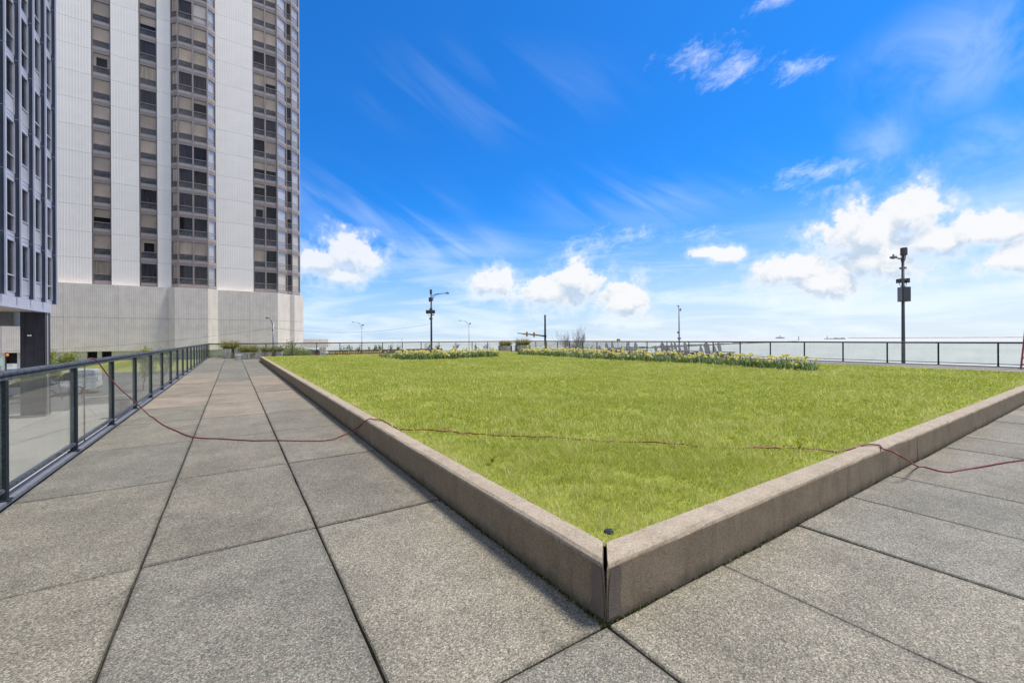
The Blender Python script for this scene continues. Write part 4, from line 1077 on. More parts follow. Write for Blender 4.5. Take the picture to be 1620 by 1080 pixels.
# orange striped barriers and white ground along the far street
for i, (px, w) in enumerate(((507, 3.0), (519, 3.0), (531, 3.0), (543, 3.0), (556, 3.0), (568, 3.0), (581, 3.0), (594, 3.0))):
    p = on_y(px, 118); e = empty('road_barrier', (p.x, 118, -2.95), 0, ORD[i] + ' orange and black striped barrier from the left on the far street', 'barrier', 'striped barriers along the far street')
    b = MB(); b.box((0, 0, .5), (2.0, .06, 1.05)); b.build('board', M['yellow'], e)
    b = MB()
    for k in range(3): b.face([(.2 + k * .62, -.004, .5), (.42 + k * .62, -.004, .5), (.62 + k * .62, -.004, 1.05), (.4 + k * .62, -.004, 1.05)])
    b.build('stripes', M['dark_metal'], e)
    for x in (.2, 1.7): MB().box((x, -.25, 0), (x + .08, .3, .5)).build('foot', M['dark_metal'], e)
b = MB(); q0 = on_y(475, 121).x; q1 = on_y(700, 121).x
b.box((q0, 121, -3.1), (q1, 121.3, -1.55)); tag(b.build('brown_hoarding', M['mulch']), 'low brown hoarding behind the striped barriers', 'hoarding')

# entrance sign, board and lamp at the foot of the tower
p = on_y(27, 70.0); zs = high(19, 575, 70 / ray(19)[1])
GZ2 = -2.45
e = empty('sign_board', (on_y(10.5, 70).x, 70.0, GZ2), 0, 'white sign board with teal band and round emblem by the tower entrance', 'sign')
wS = on_y(26.5, 70).x - on_y(10.5, 70).x; hS = zs - GZ2
for x in (.05, wS - .12): MB().box((x, .05, 0), (x + .07, .12, hS)).build('post', M['dark_metal'], e)
MB().box((0, 0, hS - .95), (wS, .045, hS)).build('board', M['sign_white'], e)
MB().box((.03, -.006, hS - .78), (wS - .03, -.001, hS - .60)).build('teal_band', M['teal'], e)
b = MB()
for k in range(24):
    a = k * math.pi / 12; a2 = a + math.pi / 12; cx_, cz_ = wS * .3, hS - .2
    b.face([(cx_ + math.cos(a) * .17, -.004, cz_ + math.sin(a) * .13), (cx_ + math.cos(a2) * .17, -.004, cz_ + math.sin(a2) * .13), (cx_ + math.cos(a2) * .14, -.004, cz_ + math.sin(a2) * .10), (cx_ + math.cos(a) * .14, -.004, cz_ + math.sin(a) * .10)][::-1])
b.build('round_emblem', M['dark_metal'], e)
p = on_y(0, 69.0)
e = empty('green_sign', (on_y(-3, 69.0).x, 69.0, GZ2), 0, 'pale green sign panel at the left edge beside the tower entrance', 'sign')
wS = on_y(4.2, 69).x - on_y(-3, 69).x; zt = high(2, 566, 69 / ray(2)[1]) - GZ2; zb = high(2, 578.5, 69 / ray(2)[1]) - GZ2
MB().box((0, 0, zb), (wS, .05, zt)).build('board', M['pale_green'], e)
MB().box((wS * .4, .06, 0), (wS * .5, .12, zt)).build('post', M['grey_metal'], e)
p = on_y(11.3, 71.0); e = empty('entrance_lamp', (p.x, 71.0, high(11, 558, 71 / ray(11)[1])), 0, 'small orange lamp hanging over the dark tower entrance', 'lamp')
MB().lathe([(0, -.42), (.10, -.40), (.14, -.28), (.11, -.14), (.04, -.10)], 14).build('shade', M['orange'], e, smooth=True)
MB().tube([(0, 0, -.12), (0, 0, .12)], .015, 6).build('stem', M['dark_metal'], e)

# ------------------------------------------------------------------ trees and shrubs
def branches(rg, start, d, L, r, depth, out, tips, spread=.55, upb=.15):
    p = Vector(start); d = Vector(d).normalized(); pts = [p.copy()]; n = 4
    for i in range(n):
        d = (d + Vector((rg.uniform(-1, 1), rg.uniform(-1, 1), rg.uniform(-.4, .8))) * .16 + Vector((0, 0, upb * .3))).normalized()
        p = p + d * L / n; pts.append(p.copy())
        if depth > 0 and i >= 1:
            for _ in range(rg.randint(1, 2)):
                e = (d + Vector((rg.uniform(-1, 1), rg.uniform(-1, 1), rg.uniform(-.3, .7))) * spread * 1.4).normalized()
                branches(rg, p, e, L * rg.uniform(.5, .72), r * .55, depth - 1, out, tips, spread, upb)
    out.append((pts, [r * (1 - .7 * i / n) for i in range(n + 1)]))
    tips.append(pts[-1]); tips.append(pts[-2])
def tree(name, loc_, h, rg, depth, label, cat, leafm=None, nl=0, ls=.06, stems=1, group=None, spread=.55, r0=.05, gap=0.0, jit=.22, barkm='bark', rmin=.004):
    e = empty(name, loc_, 0, label, cat, group); out, tips = [], []
    for s in range(stems):
        a = rg.uniform(0, 6.28) if stems > 1 else 0; k = .45 if stems > 1 else .05
        branches(rg, (0, 0, 0), (math.cos(a) * k, math.sin(a) * k, 1), h * rg.uniform(.5, .62), r0, depth, out, tips, spread)
    kz = h / max(q_.z for pts, _ in out for q_ in pts)
    out = [([q_ * kz for q_ in pts], rr) for pts, rr in out]; tips = [q_ * kz for q_ in tips]
    b = MB()
    for pts, rr in out: b.tube(pts, [max(q_, rmin) for q_ in rr], 5 if rr[0] < .02 else 7, cap=False)
    b.build('trunk', M[barkm], e, smooth=True)
    if leafm:
        tp = np.array([tuple(t) for t in tips]); n = nl
        c_ = tp[rng.integers(0, len(tp), n)] + rng.normal(0, jit * h * .1 + .05, (n, 3))
        c_[:, 2] = np.maximum(c_[:, 2], .05)
        zrel = (c_[:, 2] - c_[:, 2].min()) / np.ptp(c_[:, 2])
        soup('crown', *leaves(c_, rng.uniform(.6, 1.3, n) * ls, np.clip(rng.normal(.5, .22, n), 0, 1), .5), M[leafm], e)
    return e
rt = random.Random(31)
def tree_at(px, ptop, d, zb, **kw):
    p = at_depth(px, d, zb); h = high(px, ptop, d) - zb
    return dict(loc_=(p.x, p.y, zb), h=h)
for (px, pt, d, lab, nl) in ((98, 550, 33, 'budding yellow green street tree just right of the black column', 1500), (226, 549, 38, 'small budding tree above the middle of the left railing', 900), (255, 551, 41, 'thin budding tree top showing above the left railing near its far end', 420)):
    q = tree_at(px, pt, d, ST + .1); tree('street_tree', q['loc_'], q['h'], rt, 3, lab, 'tree', 'spring_leaf', nl * 3, .07, r0=.06, jit=.22, group='street trees below the left railing')
q = tree_at(462, 540, 46, -3.2); tree('street_tree', q['loc_'], q['h'], rt, 3, 'bright yellow green tree behind the far railing right of the planters', 'tree', 'spring_leaf', 9000, .085, stems=3, r0=.05, jit=.5)
q = tree_at(339, 556, 52, -3.0); tree('street_tree', q['loc_'], q['h'], rt, 3, 'low green tree seen through the glass at the railing corner left of the planters', 'tree', 'spring_leaf', 1300, .06, stems=2, r0=.04)
q = tree_at(36, 552, 60, -2.6); tree('bare_bush', q['loc_'], q['h'], rt, 3, 'bare brown twiggy bush beside the tower entrance', 'bush', None, stems=4, r0=.04, barkm='twig', rmin=.014)
q = tree_at(916, 512, 44, -3.5); e_b = tree('bare_tree', q['loc_'], q['h'], rt, 4, 'leafless grey tree behind the railing right of the traffic signal', 'tree', None, stems=6, r0=.035, spread=.34, barkm='twig', rmin=.0045)
for iS, (px, pt, yy) in enumerate(((545, 546, 34.5), (556, 545.5, 35.5), (566, 546, 34), (588, 547, 34.5), (597, 545, 35), (606, 545.5, 34), (617, 544.5, 35), (628, 545.5, 34.5), (675, 543, 35), (690, 544, 34), (720, 545, 35), (755, 543.5, 34), (766, 545, 35))):
    p = on_y(px, yy, 0); h = high(px, pt, yy / ray(px)[1])
    tree('young_shrub', (p.x, p.y, 0), h, rt, 2, ORD[iS] + ' young leafy shrub from the left in the row before the far railing', 'shrub', 'shrub_leaf', 90, .05, stems=2, r0=.008, group='young shrubs before the far railing', spread=.4)

# ------------------------------------------------------------------ steel planters with junipers
def juniper(e, r, h, z, n, rg_seed):
    rr = np.random.default_rng(rg_seed); Vs, Fs, Ts = [], [], []; o = 0
    a = rr.uniform(0, 2 * np.pi, n); rad = np.sqrt(rr.random(n)) * r * .62
    tw_ = []
    for i in range(n):
        el_ = rr.uniform(.62, 1.45); Ls = rr.uniform(.5, 1.0) * h * (1.15 if el_ < .7 else 1.0)
        d = np.array([np.cos(a[i]) * np.cos(el_), np.sin(a[i]) * np.cos(el_), np.sin(el_)])
        p0 = np.array([np.cos(a[i]) * rad[i], np.sin(a[i]) * rad[i], z]); m = 16
        t = np.linspace(.1, 1, m)[:, None]; c_ = p0 + d * Ls * t * 1.15; c_[:, 2] += -.04 * h * t[:, 0] ** 2
        c_ += rr.normal(0, .028, (m, 3)) * (1.3 - t)
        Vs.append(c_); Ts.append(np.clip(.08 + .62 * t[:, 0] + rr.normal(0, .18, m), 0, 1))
    c_ = np.concatenate(Vs); t = np.concatenate(Ts)
    soup('foliage', *leaves(c_, rr.uniform(.02, .055, len(c_)), t, .32), M['juniper'], e)
def planter(p, r, h, label, nf=150, fh=.55, seed=1):
    fh *= .95; nf = int(nf * 1.2)
    e = empty('steel_planter', p, 0, label, 'planter', 'steel planters with junipers')
    MB().lathe([(r, .03), (r, h - .03)], 48).build('tub', M['steel'], e, smooth=True)
    MB().lathe([(r, h - .03), (r + .012, h - .02), (r + .012, h), (r - .03, h), (r - .03, h - .1)], 48).build('rim', M['steel'], e)
    MB().lathe([(0, .032), (r, .031)], 48).build('base', M['steel'], e)
    b = MB()
    for k in range(3):
        a = k * 2.1 + .4; b.box((math.cos(a) * r * .7 - .05, math.sin(a) * r * .7 - .05, 0), (math.cos(a) * r * .7 + .05, math.sin(a) * r * .7 + .05, .035))
    b.build('feet', M['dark_metal'], e)
    MB().lathe([(0, h - .07), (r - .032, h - .075)], 24).build('soil', M['soil'], e)
    juniper(e, r, fh, h - .08, nf, seed); return e
def pot(px0, px1, ptop, pbot, label, **kw):
    c_ = (px0 + px1) / 2; g_ = ground(c_, pbot); d = g_.x / ray(c_)[0] if abs(ray(c_)[0]) > .03 else g_.y / ray(c_)[1]
    d = g_.y / ray(c_)[1]; r = (px1 - px0) / 2 * d / 670; h = (pbot - ptop) * d / 670
    return planter((g_.x, g_.y + r, 0), r, h, label, **kw)
pot(352.5, 375, 551.5, 566.8, 'tall steel planter with juniper at the far left end of the walk', fh=.72, nf=200, seed=2)
pot(378.5, 411, 557, 567.5, 'wide low steel planter with juniper, second from the railing corner', fh=.62, nf=260, seed=3)
pot(415, 431, 556.5, 564.0, 'small steel planter with juniper, third along the far railing', fh=.55, nf=150, seed=4)
pot(433, 447, 555.8, 563.4, 'steel planter with juniper nearest the lawn kerb at the far railing', fh=.55, nf=150, seed=5)
planter((on_y(799, 36.2).x, 36.2, 0), .72, .62, 'wide steel planter with juniper in the far railing corner, left of its pair', fh=.62, nf=260, seed=6)
planter((on_y(827, 35.6).x, 35.6, 0), .85, .66, 'large steel planter with bushy juniper behind the start of the right flower bed', fh=.80, nf=330, seed=7)
g_ = ground(376.8, 569.2); e = empty('bucket', (g_.x, g_.y, 0), 0, 'small pale bucket standing in front of the steel planters', 'bucket')
MB().lathe([(0, 0), (.15, 0), (.19, .34), (.20, .345), (.20, .36), (.175, .36), (.14, .03), (0, .03)], 20).build('pail', M['sign_white'], e, smooth=True)
b = MB(); b.tube([(-.19, 0, .33), (-.14, -.12, .24), (0, -.19, .20), (.14, -.12, .24), (.19, 0, .33)], .008, 5); b.build('handle', M['dark_metal'], e)

# ------------------------------------------------------------------ lamp posts
def arm(e, z0, x1, z1, mt, r=.03, head=.5, low=.9, d=1):
    b = MB(); b.tube(smooth_path([(0, 0, z0), (d * x1 * .25, 0, z0 + (z1 - z0) * .62), (d * x1 * .6, 0, z1 - .06), (d * x1, 0, z1)], 5), r, 6)
    b.tube(smooth_path([(0, 0, z0 - low), (d * x1 * .12, 0, z0 - low * .45), (d * x1 * .3, 0, z0 + (z1 - z0) * .45), (d * x1 * .55, 0, z1 - .11)], 5), r * .8, 6)
    b.build('arm', M[mt], e, smooth=True)
    h = MB(); a, c_ = sorted((d * x1 * .97, d * (x1 + head))); h.box((a, -.12, z1 - .05), (c_, .12, z1 + .06)); h.box((a + .08, -.1, z1 - .09), (c_ - .08, .1, z1 - .0505)); h.tube([((a + c_) / 2, 0, z1 + .06), ((a + c_) / 2, 0, z1 + .17)], .05, 8)
    h.build('lamp_head', M['grey_metal'], e, bevel=.02)
# near one on the lake side, carrying mobile phone antennas
dL = 23.4; p = at_depth(1429, dL); zb = -6
lamp = empty('lamp_post', (p.x, p.y, zb), R(-33.4), 'tall dark lamp post with drum antenna and grey cabinet outside the lake railing', 'lamp post', 'lamp posts with antennas')
H_ = lambda py: high(1429, py, dL) - zb
q = 670 / dL
MB().tube([(0, 0, 0), (0, 0, H_(560)), (0, 0, H_(404.5))], [.10, .085, .062], 14).build('pole', M['dark_metal'], lamp, smooth=True)
MB().lathe([(0, H_(404.0)), (.14, H_(404.0)), (.155, H_(403)), (.155, H_(393)), (.14, H_(392)), (0, H_(392))], 20, (.055, 0, 0)).build('antenna_drum', M['dark_metal'], lamp, smooth=False)
b = MB(); b.tube([(.05, 0, H_(411)), (.055, 0, H_(404))], .05, 8); b.tube([(-.02, 0, H_(413)), (-.07, 0, H_(408)), (-.06, 0, H_(403))], .018, 6); b.tube([(.06, 0, H_(414)), (.15, 0, H_(409)), (.15, 0, H_(403))], .018, 6); b.build('antenna_mount', M['grey_metal'], lamp)
arm(lamp, H_(411), .42, H_(407), 'dark_metal', .03, .22, .42, -1)
b = MB(); b.box((-.10, -.11, H_(425.5)), (.11, .11, H_(422.5))); b.build('arm_clamp', M['grey_metal'], lamp)
b = MB(); b.box((-.25, -.16, H_(447.5)), (-.105, .16, H_(441))); b.box((.105, -.16, H_(447.5)), (.25, .16, H_(440.5))); b.box((-.10, -.14, H_(444.5)), (.10, .14, H_(440.8))); b.build('radio_unit', M['dark_metal'], lamp, bevel=.01)
b = MB()
for s in (-1, 1): b.tube(smooth_path([(s * .17, 0, H_(447)), (s * .19, 0, H_(450)), (s * .13, 0, H_(452)), (s * .09, 0, H_(454))], 4), .014, 5)
b.build('cables', M['black_plastic'], lamp)
b = MB(); b.box((-.14, -.2, H_(477)), (.255, .2, H_(454))); b.build('cabinet', M['dark_metal'], lamp, bevel=.015)
b = MB(); b.box((-.185, -.12, H_(476.5)), (-.1405, .12, H_(454.5))); b.build('cabinet_bracket', M['grey_metal'], lamp)
# second, beyond the far railing
dL2 = 47.0; p = at_depth(682.5, dL2); zb = -3.2
lp2 = empty('lamp_post', (p.x, p.y, zb), R(-33.4), 'tall dark lamp post with cabinets and long curved arm beyond the left flower bed', 'lamp post', 'lamp posts with antennas')
H_ = lambda py: high(682.5, py, dL2) - zb
MB().tube([(0, 0, 0), (0, 0, H_(500)), (0, 0, H_(464))], [.12, .10, .07], 14).build('pole', M['dark_metal'], lp2, smooth=True)
MB().lathe([(0, H_(465)), (.13, H_(465)), (.13, H_(458)), (0, H_(458))], 18, (-.03, 0, 0)).build('antenna_drum', M['dark_metal'], lp2)
b = MB(); b.box((-.25, -.15, H_(477)), (.06, .15, H_(470.5))); b.build('radio_unit', M['dark_metal'], lp2)
b = MB(); b.box((.12, -.12, H_(476)), (.22, .12, H_(470))); b.build('small_unit', M['grey_metal'], lp2)
for x0, x1 in ((-.56, -.12), (-.08, .40)): 
    b = MB(); b.box((x0, -.2, H_(496)), (x1, .2, H_(490.5))); b.build('cabinet', M['dark_metal'], lp2)
b = MB(); b.box((-.16, -.16, H_(490.2)), (.1, .16, H_(487.5))); b.box((-.2, -.12, H_(505.5)), (-.06, .12, H_(502.5))); b.box((.1, -.12, H_(499)), (.3, .12, H_(497.6))); b.build('bracket', M['dark_metal'], lp2)
b = MB(); b.box((.06, -.12, H_(505.2)), (.17, .0, H_(503))); b.build('yellow_tag', M['yellow'], lp2)
b = MB(); b.tube(smooth_path([(-.4, 0, H_(496)), (-.3, 0, H_(499)), (-.1, 0, H_(500.5))], 4), .02, 5); b.build('cables', M['black_plastic'], lp2)
arm(lp2, H_(469), 1.65, H_(463.8), 'dark_metal', .035, .35, .42, 1)
# far road lamps with curved arms
for (px, ptop, pbase_z, d, sgn, lab) in ((572.5, 513.5, -3.1, 112, -1, 'slender far road lamp above the railing left of the left flower bed'), (742, 511, -3.1, 108, -1, 'slender far road lamp above the left flower bed')):
    p = at_depth(px, d); e = empty('road_lamp', (p.x, p.y, pbase_z), R(-33.4), lab, 'street lamp', 'far road lamps')
    h = high(px, ptop, d) - pbase_z
    MB().tube([(0, 0, 0), (0, 0, h)], [.11, .07], 10).build('pole', M['pale_metal'], e, smooth=True)
    arm(e, h - .1, 2.1, h + .65, 'pale_metal', .05, .55, .8, sgn)
    b = MB(); b.box((.12, -.15, h - .25), (.5, .15, h + .05)); b.tube([(0, 0, h - .1), (.2, 0, h - .1)], .04, 6); b.build('camera_box', M['dark_metal'], e)
# lamp before the tower
d = 50; p = at_depth(432.6, d); zb = -2.9
e = empty('road_lamp', (p.x, p.y, zb), R(-33.4), 'grey street lamp behind the planters in front of the tower podium', 'street lamp')
h = high(432.6, 510.5, d) - zb
MB().tube([(0, 0, 0), (0, 0, h)], [.13, .09], 10).build('pole', M['grey_metal'], e, smooth=True)
b = MB(); b.tube([(0, 0, h - .15), (-.26, 0, h + .35), (-.42, 0, h + .55), (-.55, 0, h + .58)], .04, 8); b.tube([(0, 0, h - .75), (-.2, 0, h + .1), (-.4, 0, h + .5)], .03, 8); b.build('arm', M['grey_metal'], e)
b = MB(); b.box((-.85, -.12, h + .5), (-.5, .12, h + .64)); b.build('lamp_head', M['grey_metal'], e)
b = MB(); b.box((-.12, -.12, h - .95), (.02, .12, h - .75)); b.build('clamp', M['dark_metal'], e)
lw = Vector((p.x, p.y, high(432.6, 518.5, d)))
p2 = at_depth(682.5, dL2, high(682.5, 512, dL2)); p0 = at_depth(-30, 44, high(-30, 556, 44))
def wire(a, c_, sag, n=18):
    return [a.lerp(c_, i / n) - Vector((0, 0, sag * 4 * (i / n) * (1 - i / n))) for i in range(n + 1)]
b = MB(); b.tube(wire(p0, lw, .55), .010, 5)
tag(b.build('overhead_wire', M['dark_metal']), 'thin dark wire running past the podium to the grey street lamp', 'wire')
b = MB(); b.tube(wire(lw, p2, .75), .010, 5)
tag(b.build('overhead_wire', M['dark_metal']), 'thin dark wire sagging between the grey street lamp and the antenna lamp post', 'wire')
# mast on the lake side
d = 58; p = at_depth(1074.5, d); zb = -6
e = empty('mast', (p.x, p.y, zb), R(-33.4), 'slim pale mast standing behind the dark garden chairs', 'mast')
h = high(1074.5, 484.5, d) - zb
MB().tube([(0, 0, 0), (0, 0, h)], [.13, .08], 10).build('pole', M['grey_metal'], e, smooth=True)
b = MB(); b.box((-.22, -.1, h - .02), (-.02, .1, h + .12)); b.tube([(0, 0, h - .15), (-.1, 0, h + .02)], .03, 6); b.build('head', M['grey_metal'], e)
b = MB(); b.box((.08, -.12, h - .62), (.24, .12, h - .3)); b.build('camera_box', M['grey_metal'], e)
b = MB(); b.box((-.17, -.14, high(1074, 536.5, d) - zb), (.17, .14, high(1074, 533.6, d) - zb)); b.build('cabinet', M['grey_metal'], e)
b = MB(); b.box((-.26, -.08, high(1074, 527, d) - zb), (-.12, .08, high(1074, 524.5, d) - zb)); b.build('junction_box', M['dark_metal'], e)
# little twin signs on a post
d = 52; p = at_depth(978, d); zb = -6
e = empty('sign_post', (p.x, p.y, zb), R(-33.4), 'thin post with two small brown boxes just above the railing near the chairs', 'sign post')
zt = high(978, 536.2, d) - zb
MB().tube([(-.02, 0, 0), (-.02, 0, zt)], .025, 8).build('post', M['dark_metal'], e)
MB().box((-.16, -.06, zt - .22), (.05, .06, zt + .02)).build('sign_box', M['mulch'], e); MB().box((.13, -.06, zt - .22), (.22, .06, zt + .02)).build('sign_box', M['mulch'], e)
MB().box((-.02, -.02, zt - .12), (.2, .02, zt - .08)).build('bracket', M['dark_metal'], e)
# traffic signal
d = 62; p = at_depth(862.5, d); zb = -3.6
e = empty('traffic_signal', (p.x, p.y, zb), R(-33.4), 'tall dark signal pole with two yellow traffic lights on a side arm', 'traffic signal')
Z = lambda py: high(862.5, py, d) - zb
MB().tube([(0, 0, 0), (0, 0, Z(498))], [.17, .13], 12).build('pole', M['post'], e, smooth=True)
k = d / 670
xa = (818.5 - 862.5) * k
MB().tube([(0, 0, Z(531.5)), (xa * .5, 0, Z(528.8)), (xa, 0, Z(526.6))], [.10, .08, .05], 8).build('mast_arm', M['post'], e)
MB().tube([(0, 0, Z(533)), (0, 0, Z(530))], .2, 10).build('collar', M['post'], e)
for px in (833.5, 844.8):
    x = (px - 862.5) * k; zc = Z(528.2 + (px - 833) * .08)
    s = empty('signal_head', (x, -.12, zc)); s.parent = e
    b = MB(); w = .22; b.prism([(-w, 0), (-.06, .40), (.06, .40), (w, 0), (.06, -.40), (-.06, -.40)], -.05, .05); b.build('backplate', M['yellow'], s)
    b = MB(); b.box((-.10, -.13, -.30), (.10, -.052, .30)); b.build('housing', M['yellow'], s)
    for zz in (-.19, 0, .19): 
        b = MB(); b.tube([(0, -.14, zz), (0, -.131, zz)], .07, 10); b.build('lens', M['dark_metal'], s)
for px in (829, 841, 852.5):
    x = (px - 862.5) * k; MB().box((x - .12, -.1, Z(528.4 + (px - 833) * .1) - .08), (x + .12, .1, Z(528.4 + (px - 833) * .1) + .08)).build('arm_fitting', M['dark_metal'], e)

# ------------------------------------------------------------------ garden chairs
def chair_build():
    """slatted garden chair, facing +x, built once and copied"""
    e = empty('garden_chair', (0, 0, 0))
    for s in (-1, 1):
        b = MB(); y = s * .29
        b.prism([(.42, 0), (.50, 0), (.50, .46), (.42, .46)], y - .014, y + .014); b.build('front_leg', M['wood'], e)
        b = MB(); b.prism([(.46, .33), (.46, .42), (-.10, .30), (-.46, .02), (-.40, 0), (-.10, .20)], y * .93 - .013, y * .93 + .013); b.build('side_rail', M['wood'], e)
        b = MB(); b.box((-.32, y - .06, .461), (.58, y + .06, .485)); b.build('arm', M['wood'], e, bevel=.006)
        b = MB(); b.prism([(-.30, 0.02), (-.24, 0.02), (-.24, .46), (-.30, .46)], y - .012, y + .012); b.build('rear_leg', M['wood'], e)
    for i in range(6):
        x = .44 - i * .095; z = .425 - i * .020
        MB().box((x - .04, -.27, z), (x + .045, .27, z + .022)).build('seat_slat', M['wood'], e)
    hs = [.80, .90, .96, 1.0, .96, .90, .80]
    for i, hh in enumerate(hs):
        y = (i - 3) * .078; t = Matrix.Translation((-.04, y, .27)) @ Matrix.Rotation(R(-10), 4, 'Y') @ Matrix.Rotation(R(-(i - 3) * 1.6), 4, 'X')
        MB().box((-.011, -.036, 0), (.011, .036, hh - .26), t).build('back_slat', M['wood'], e)
    for zz, w in ((.36, .27), (.74, .30)):
        t = Matrix.Translation((-.04, 0, .27)) @ Matrix.Rotation(R(-10), 4, 'Y')
        MB().box((-.034, -w, zz - .27), (-.0115, w, zz - .21), t).build('back_rail', M['wood'], e)
    return e
def side_table():
    e = empty('garden_table', (0, 0, 0))
    for i in range(5): MB().box((-.24 + i * .098, -.24, .44), (-.24 + i * .098 + .088, .24, .462)).build('top_slat', M['wood'], e)
    for sx_ in (-1, 1):
        for sy_ in (-1, 1): MB().box((sx_ * .2 - .02, sy_ * .2 - .02, 0), (sx_ * .2 + .02, sy_ * .2 + .02, .4395)).build('leg', M['wood'], e)
    return e
ch0 = chair_build(); first = True
tall = [(962.5, 541.5), (971.8, 541.5), (996, 541.2), (1009, 541.5), (1051.5, 541.3), (1066.5, 541.2), (1071.8, 541.3), (1087.7, 541.2), (1121.6, 541.2), (1142, 541.3)]
low = [(951, 546.8), (986.3, 547.2), (999.8, 547.5), (1040.5, 547), (1057.2, 547.5), (1061.2, 547.6), (1079.2, 547.3), (1112.6, 547.2), (1134.8, 547.3)]
labs_t = ['leftmost tall-backed grey garden chair above the daffodils', 'second tall-backed grey garden chair from the left, beside the railing post', 'tall-backed grey chair just right of the twin brown boxes', 'tall-backed grey chair fourth from the left above the daffodils', 'tall-backed grey chair left of the pale mast with a gap on its left', 'tall-backed grey chair, left of the two nearest the pale mast', 'tall-backed grey chair touching the left side of the pale mast', 'tall-backed grey chair just right of the pale mast by a railing post', 'tall-backed grey chair, left of the right-hand pair', 'rightmost tall-backed grey garden chair']
labs_l = ['leftmost low grey chair half hidden by daffodils', 'low grey chair between two railing posts, second from the left', 'low grey chair behind the thickest daffodils, third from the left', 'low grey chair in the wide gap left of the mast', 'low grey chair left of the mast, left of a close pair', 'low grey chair left of the mast, right of a close pair', 'low grey chair just right of the mast', 'low grey chair at the left of the right-hand group', 'low grey chair in front of the rightmost tall chair']
# tall backs stand with their slats edge-on to the camera
for lst, labs, X, sc_ in ((tall, labs_t, 22.6, 1.0), (low, labs_l, 20.9, .88)):
    for i, ((px, pt), lb) in enumerate(zip(lst, labs)):
        o = ch0 if first else copy_tree(ch0); first = False
        p = on_x(px, X + (i % 3) * .25, 0); d = p.x / ray(px)[0]
        s = high(px, pt, d) / .97 if sc_ == 1.0 else high(px, pt, d) / .97
        o.location = (p.x, p.y, 0); o.scale = (s, s, s)
        view = math.atan2(p.y, p.x)
        o.rotation_euler = (0, 0, view - R(90 + 15 + rs.uniform(-9, 9)))
        tag(o, lb, 'garden chair', 'grey garden chairs behind the right flower bed')
t0 = side_table(); p = on_x(1123, 20.5); t0.location = (p.x, p.y, 0); t0.scale = (1.5, 1.5, 1.0); tag(t0, 'low grey slatted table between the right-hand garden chairs', 'garden table')

# red step ladder at the right edge
p = at_depth(1631, 16.9)
lad = empty('step_ladder', (p.x, p.y, 0), math.atan2(p.y, p.x) - R(90), 'red step ladder standing by the lake railing at the right edge', 'step ladder')
hh = high(1619, 521, 16.9)
def rail_(x0, x1, y0, y1, nm, mt):
    b = MB(); b.tube([(x0, y0, .0), (x1, y1, hh)], .030, 4); b.build(nm, M[mt], lad)
for s in (-1, 1): rail_(s * .25, s * .14, -.36, -.03, 'front_rail', 'ladder_red'); rail_(s * .27, s * .15, .40, .05, 'rear_rail', 'ladder_red')
for i in range(5):
    t = (i + .62) / 5.4; w = .25 + (.14 - .25) * t; y = -.36 + .33 * t
    b = MB(); b.box((-w, y - .045, hh * t - .02), (w, y + .045, hh * t + .015)); b.build('step', M['ladder_red' if i == 0 else 'alu'], lad)
for t in (.25, .6): 
    w = .27 - .12 * t; y = .40 - .35 * t; b = MB(); b.box((-w, y - .012, hh * t - .02), (w, y + .012, hh * t + .02)); b.build('rear_brace', M['alu'], lad)
b = MB(); b.box((-.17, -.10, hh), (.17, .13, hh + .045)); b.build('top_cap', M['ladder_red'], lad, bevel=.01)

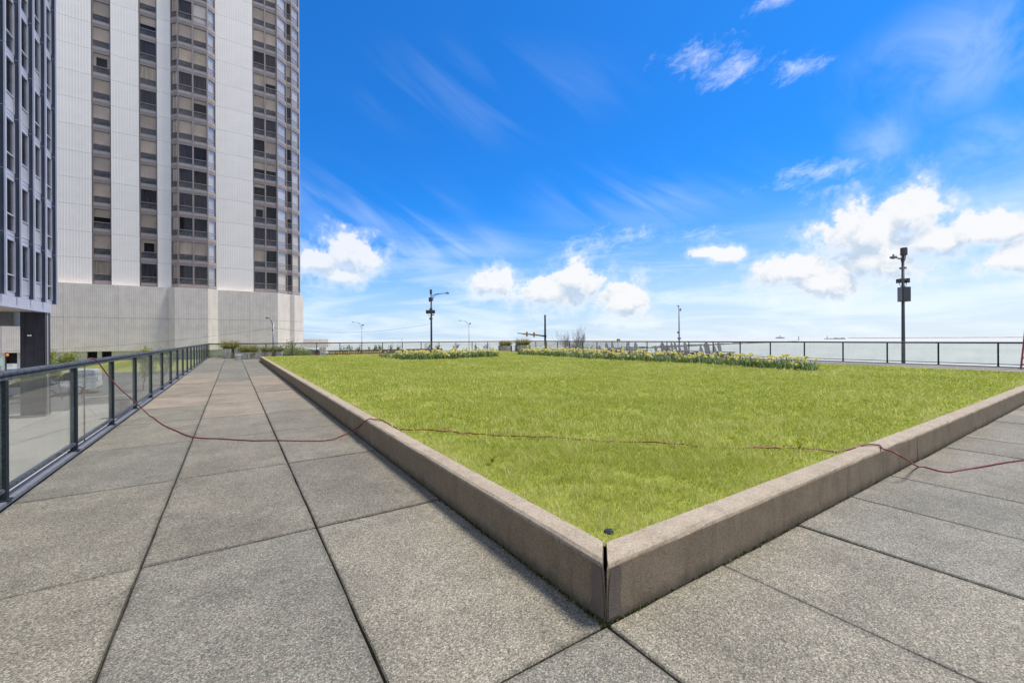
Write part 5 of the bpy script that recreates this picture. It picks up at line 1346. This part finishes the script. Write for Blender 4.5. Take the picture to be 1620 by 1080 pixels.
# ------------------------------------------------------------------ lake: breakwaters, ship, beacons
def lake_pt(px, py): d = 670 * (EYE + 8) / (py - hor(px)); return at_depth(px, d, -8)
path = [lake_pt(px, py) for px, py in ((965, 553.2), (1040, 550.2), (1100, 547.2), (1160, 544.2), (1215, 542.2), (1262, 540.8))]
b = MB(); n = 40; rk = random.Random(2)
sp = smooth_path(path, 12)
for i in range(len(sp) - 1):
    a, c_ = sp[i], sp[i + 1]; dd = (c_ - a); m = max(1, int(dd.length / 5))
    for j in range(m):
        p = a.lerp(c_, (j + .5) / m); w = rk.uniform(2.5, 4.2); h = rk.uniform(.9, 2.0)
        Mx = Matrix.Translation(p) @ Matrix.Rotation(rk.uniform(0, 3), 4, 'Z'); b.box((-w, -w * .7, -.6), (w, w * .7, h), Mx)
tag(b.build('breakwater', M['rock']), kind='structure')
def far_pt(px, d, z=-8): return at_depth(px, d, z)
b = MB(); a = far_pt(1345, 3300); c_ = far_pt(1700, 2600)
for i in range(80):
    p = a.lerp(c_, i / 79); w = 12; b.box((p.x - w, p.y - w, -8.5), (p.x + w, p.y + w, -8 + rk.uniform(2.2, 3.6)))
tag(b.build('far_breakwater', M['rock']), kind='structure')
p = far_pt(1234, 3600); e = empty('ship', p, R(-33.4) - R(15), 'small grey ship on the lake horizon', 'ship')
MB().prism([(-30, 0), (-34, 9), (36, 10), (30, 0)], -6, 6).build('hull', M['ship'], e); MB().box((-24, -5, 10.0), (14, 5, 15.5)).build('deckhouse', M['sign_white'], e); MB().box((-4, -3, 15.5), (4, 3, 22)).build('bridge', M['ship'], e); MB().tube([(0, 0, 22), (0, 0, 30)], .6, 6).build('ship_mast', M['ship'], e)
p = far_pt(1263.5, 1500); e = empty('beacon', p, 0, 'small beacon tower rising from the lake left of the right lamp post', 'beacon')
MB().lathe([(3, 0), (3, 2), (1.2, 3), (1, 9.5), (1.8, 10), (1.8, 12), (0, 13)], 10).build('tower', M['ship'], e)
p = far_pt(1318, 1900); e = empty('rock_islet', p, R(-33.4), 'dark low islet with a light pole on the horizon left of the right lamp post', 'islet')
b = MB()
for i in range(22): x = -38 + i * 4 + rk.uniform(-2, 2); h = rk.uniform(2.5, 6.5) if i > 6 else rk.uniform(1.5, 3); b.box((x, -4, -1), (x + 4.5, 4, h))
b.build('rocks', M['rock'], e); MB().tube([(-26, 0, 0), (-26, 0, 18)], .8, 6).build('light_pole', M['ship'], e); MB().box((-29, -2, 5), (-23, 2, 7.5)).build('platform', M['ship'], e)
p = far_pt(636, 2500); e = empty('buoy', p, 0, 'tiny dark buoy on the lake horizon left of the antenna lamp post', 'buoy')
MB().lathe([(3, 0), (3.4, 3), (1, 6), (.8, 14), (0, 15)], 10).build('float', M['ship'], e)
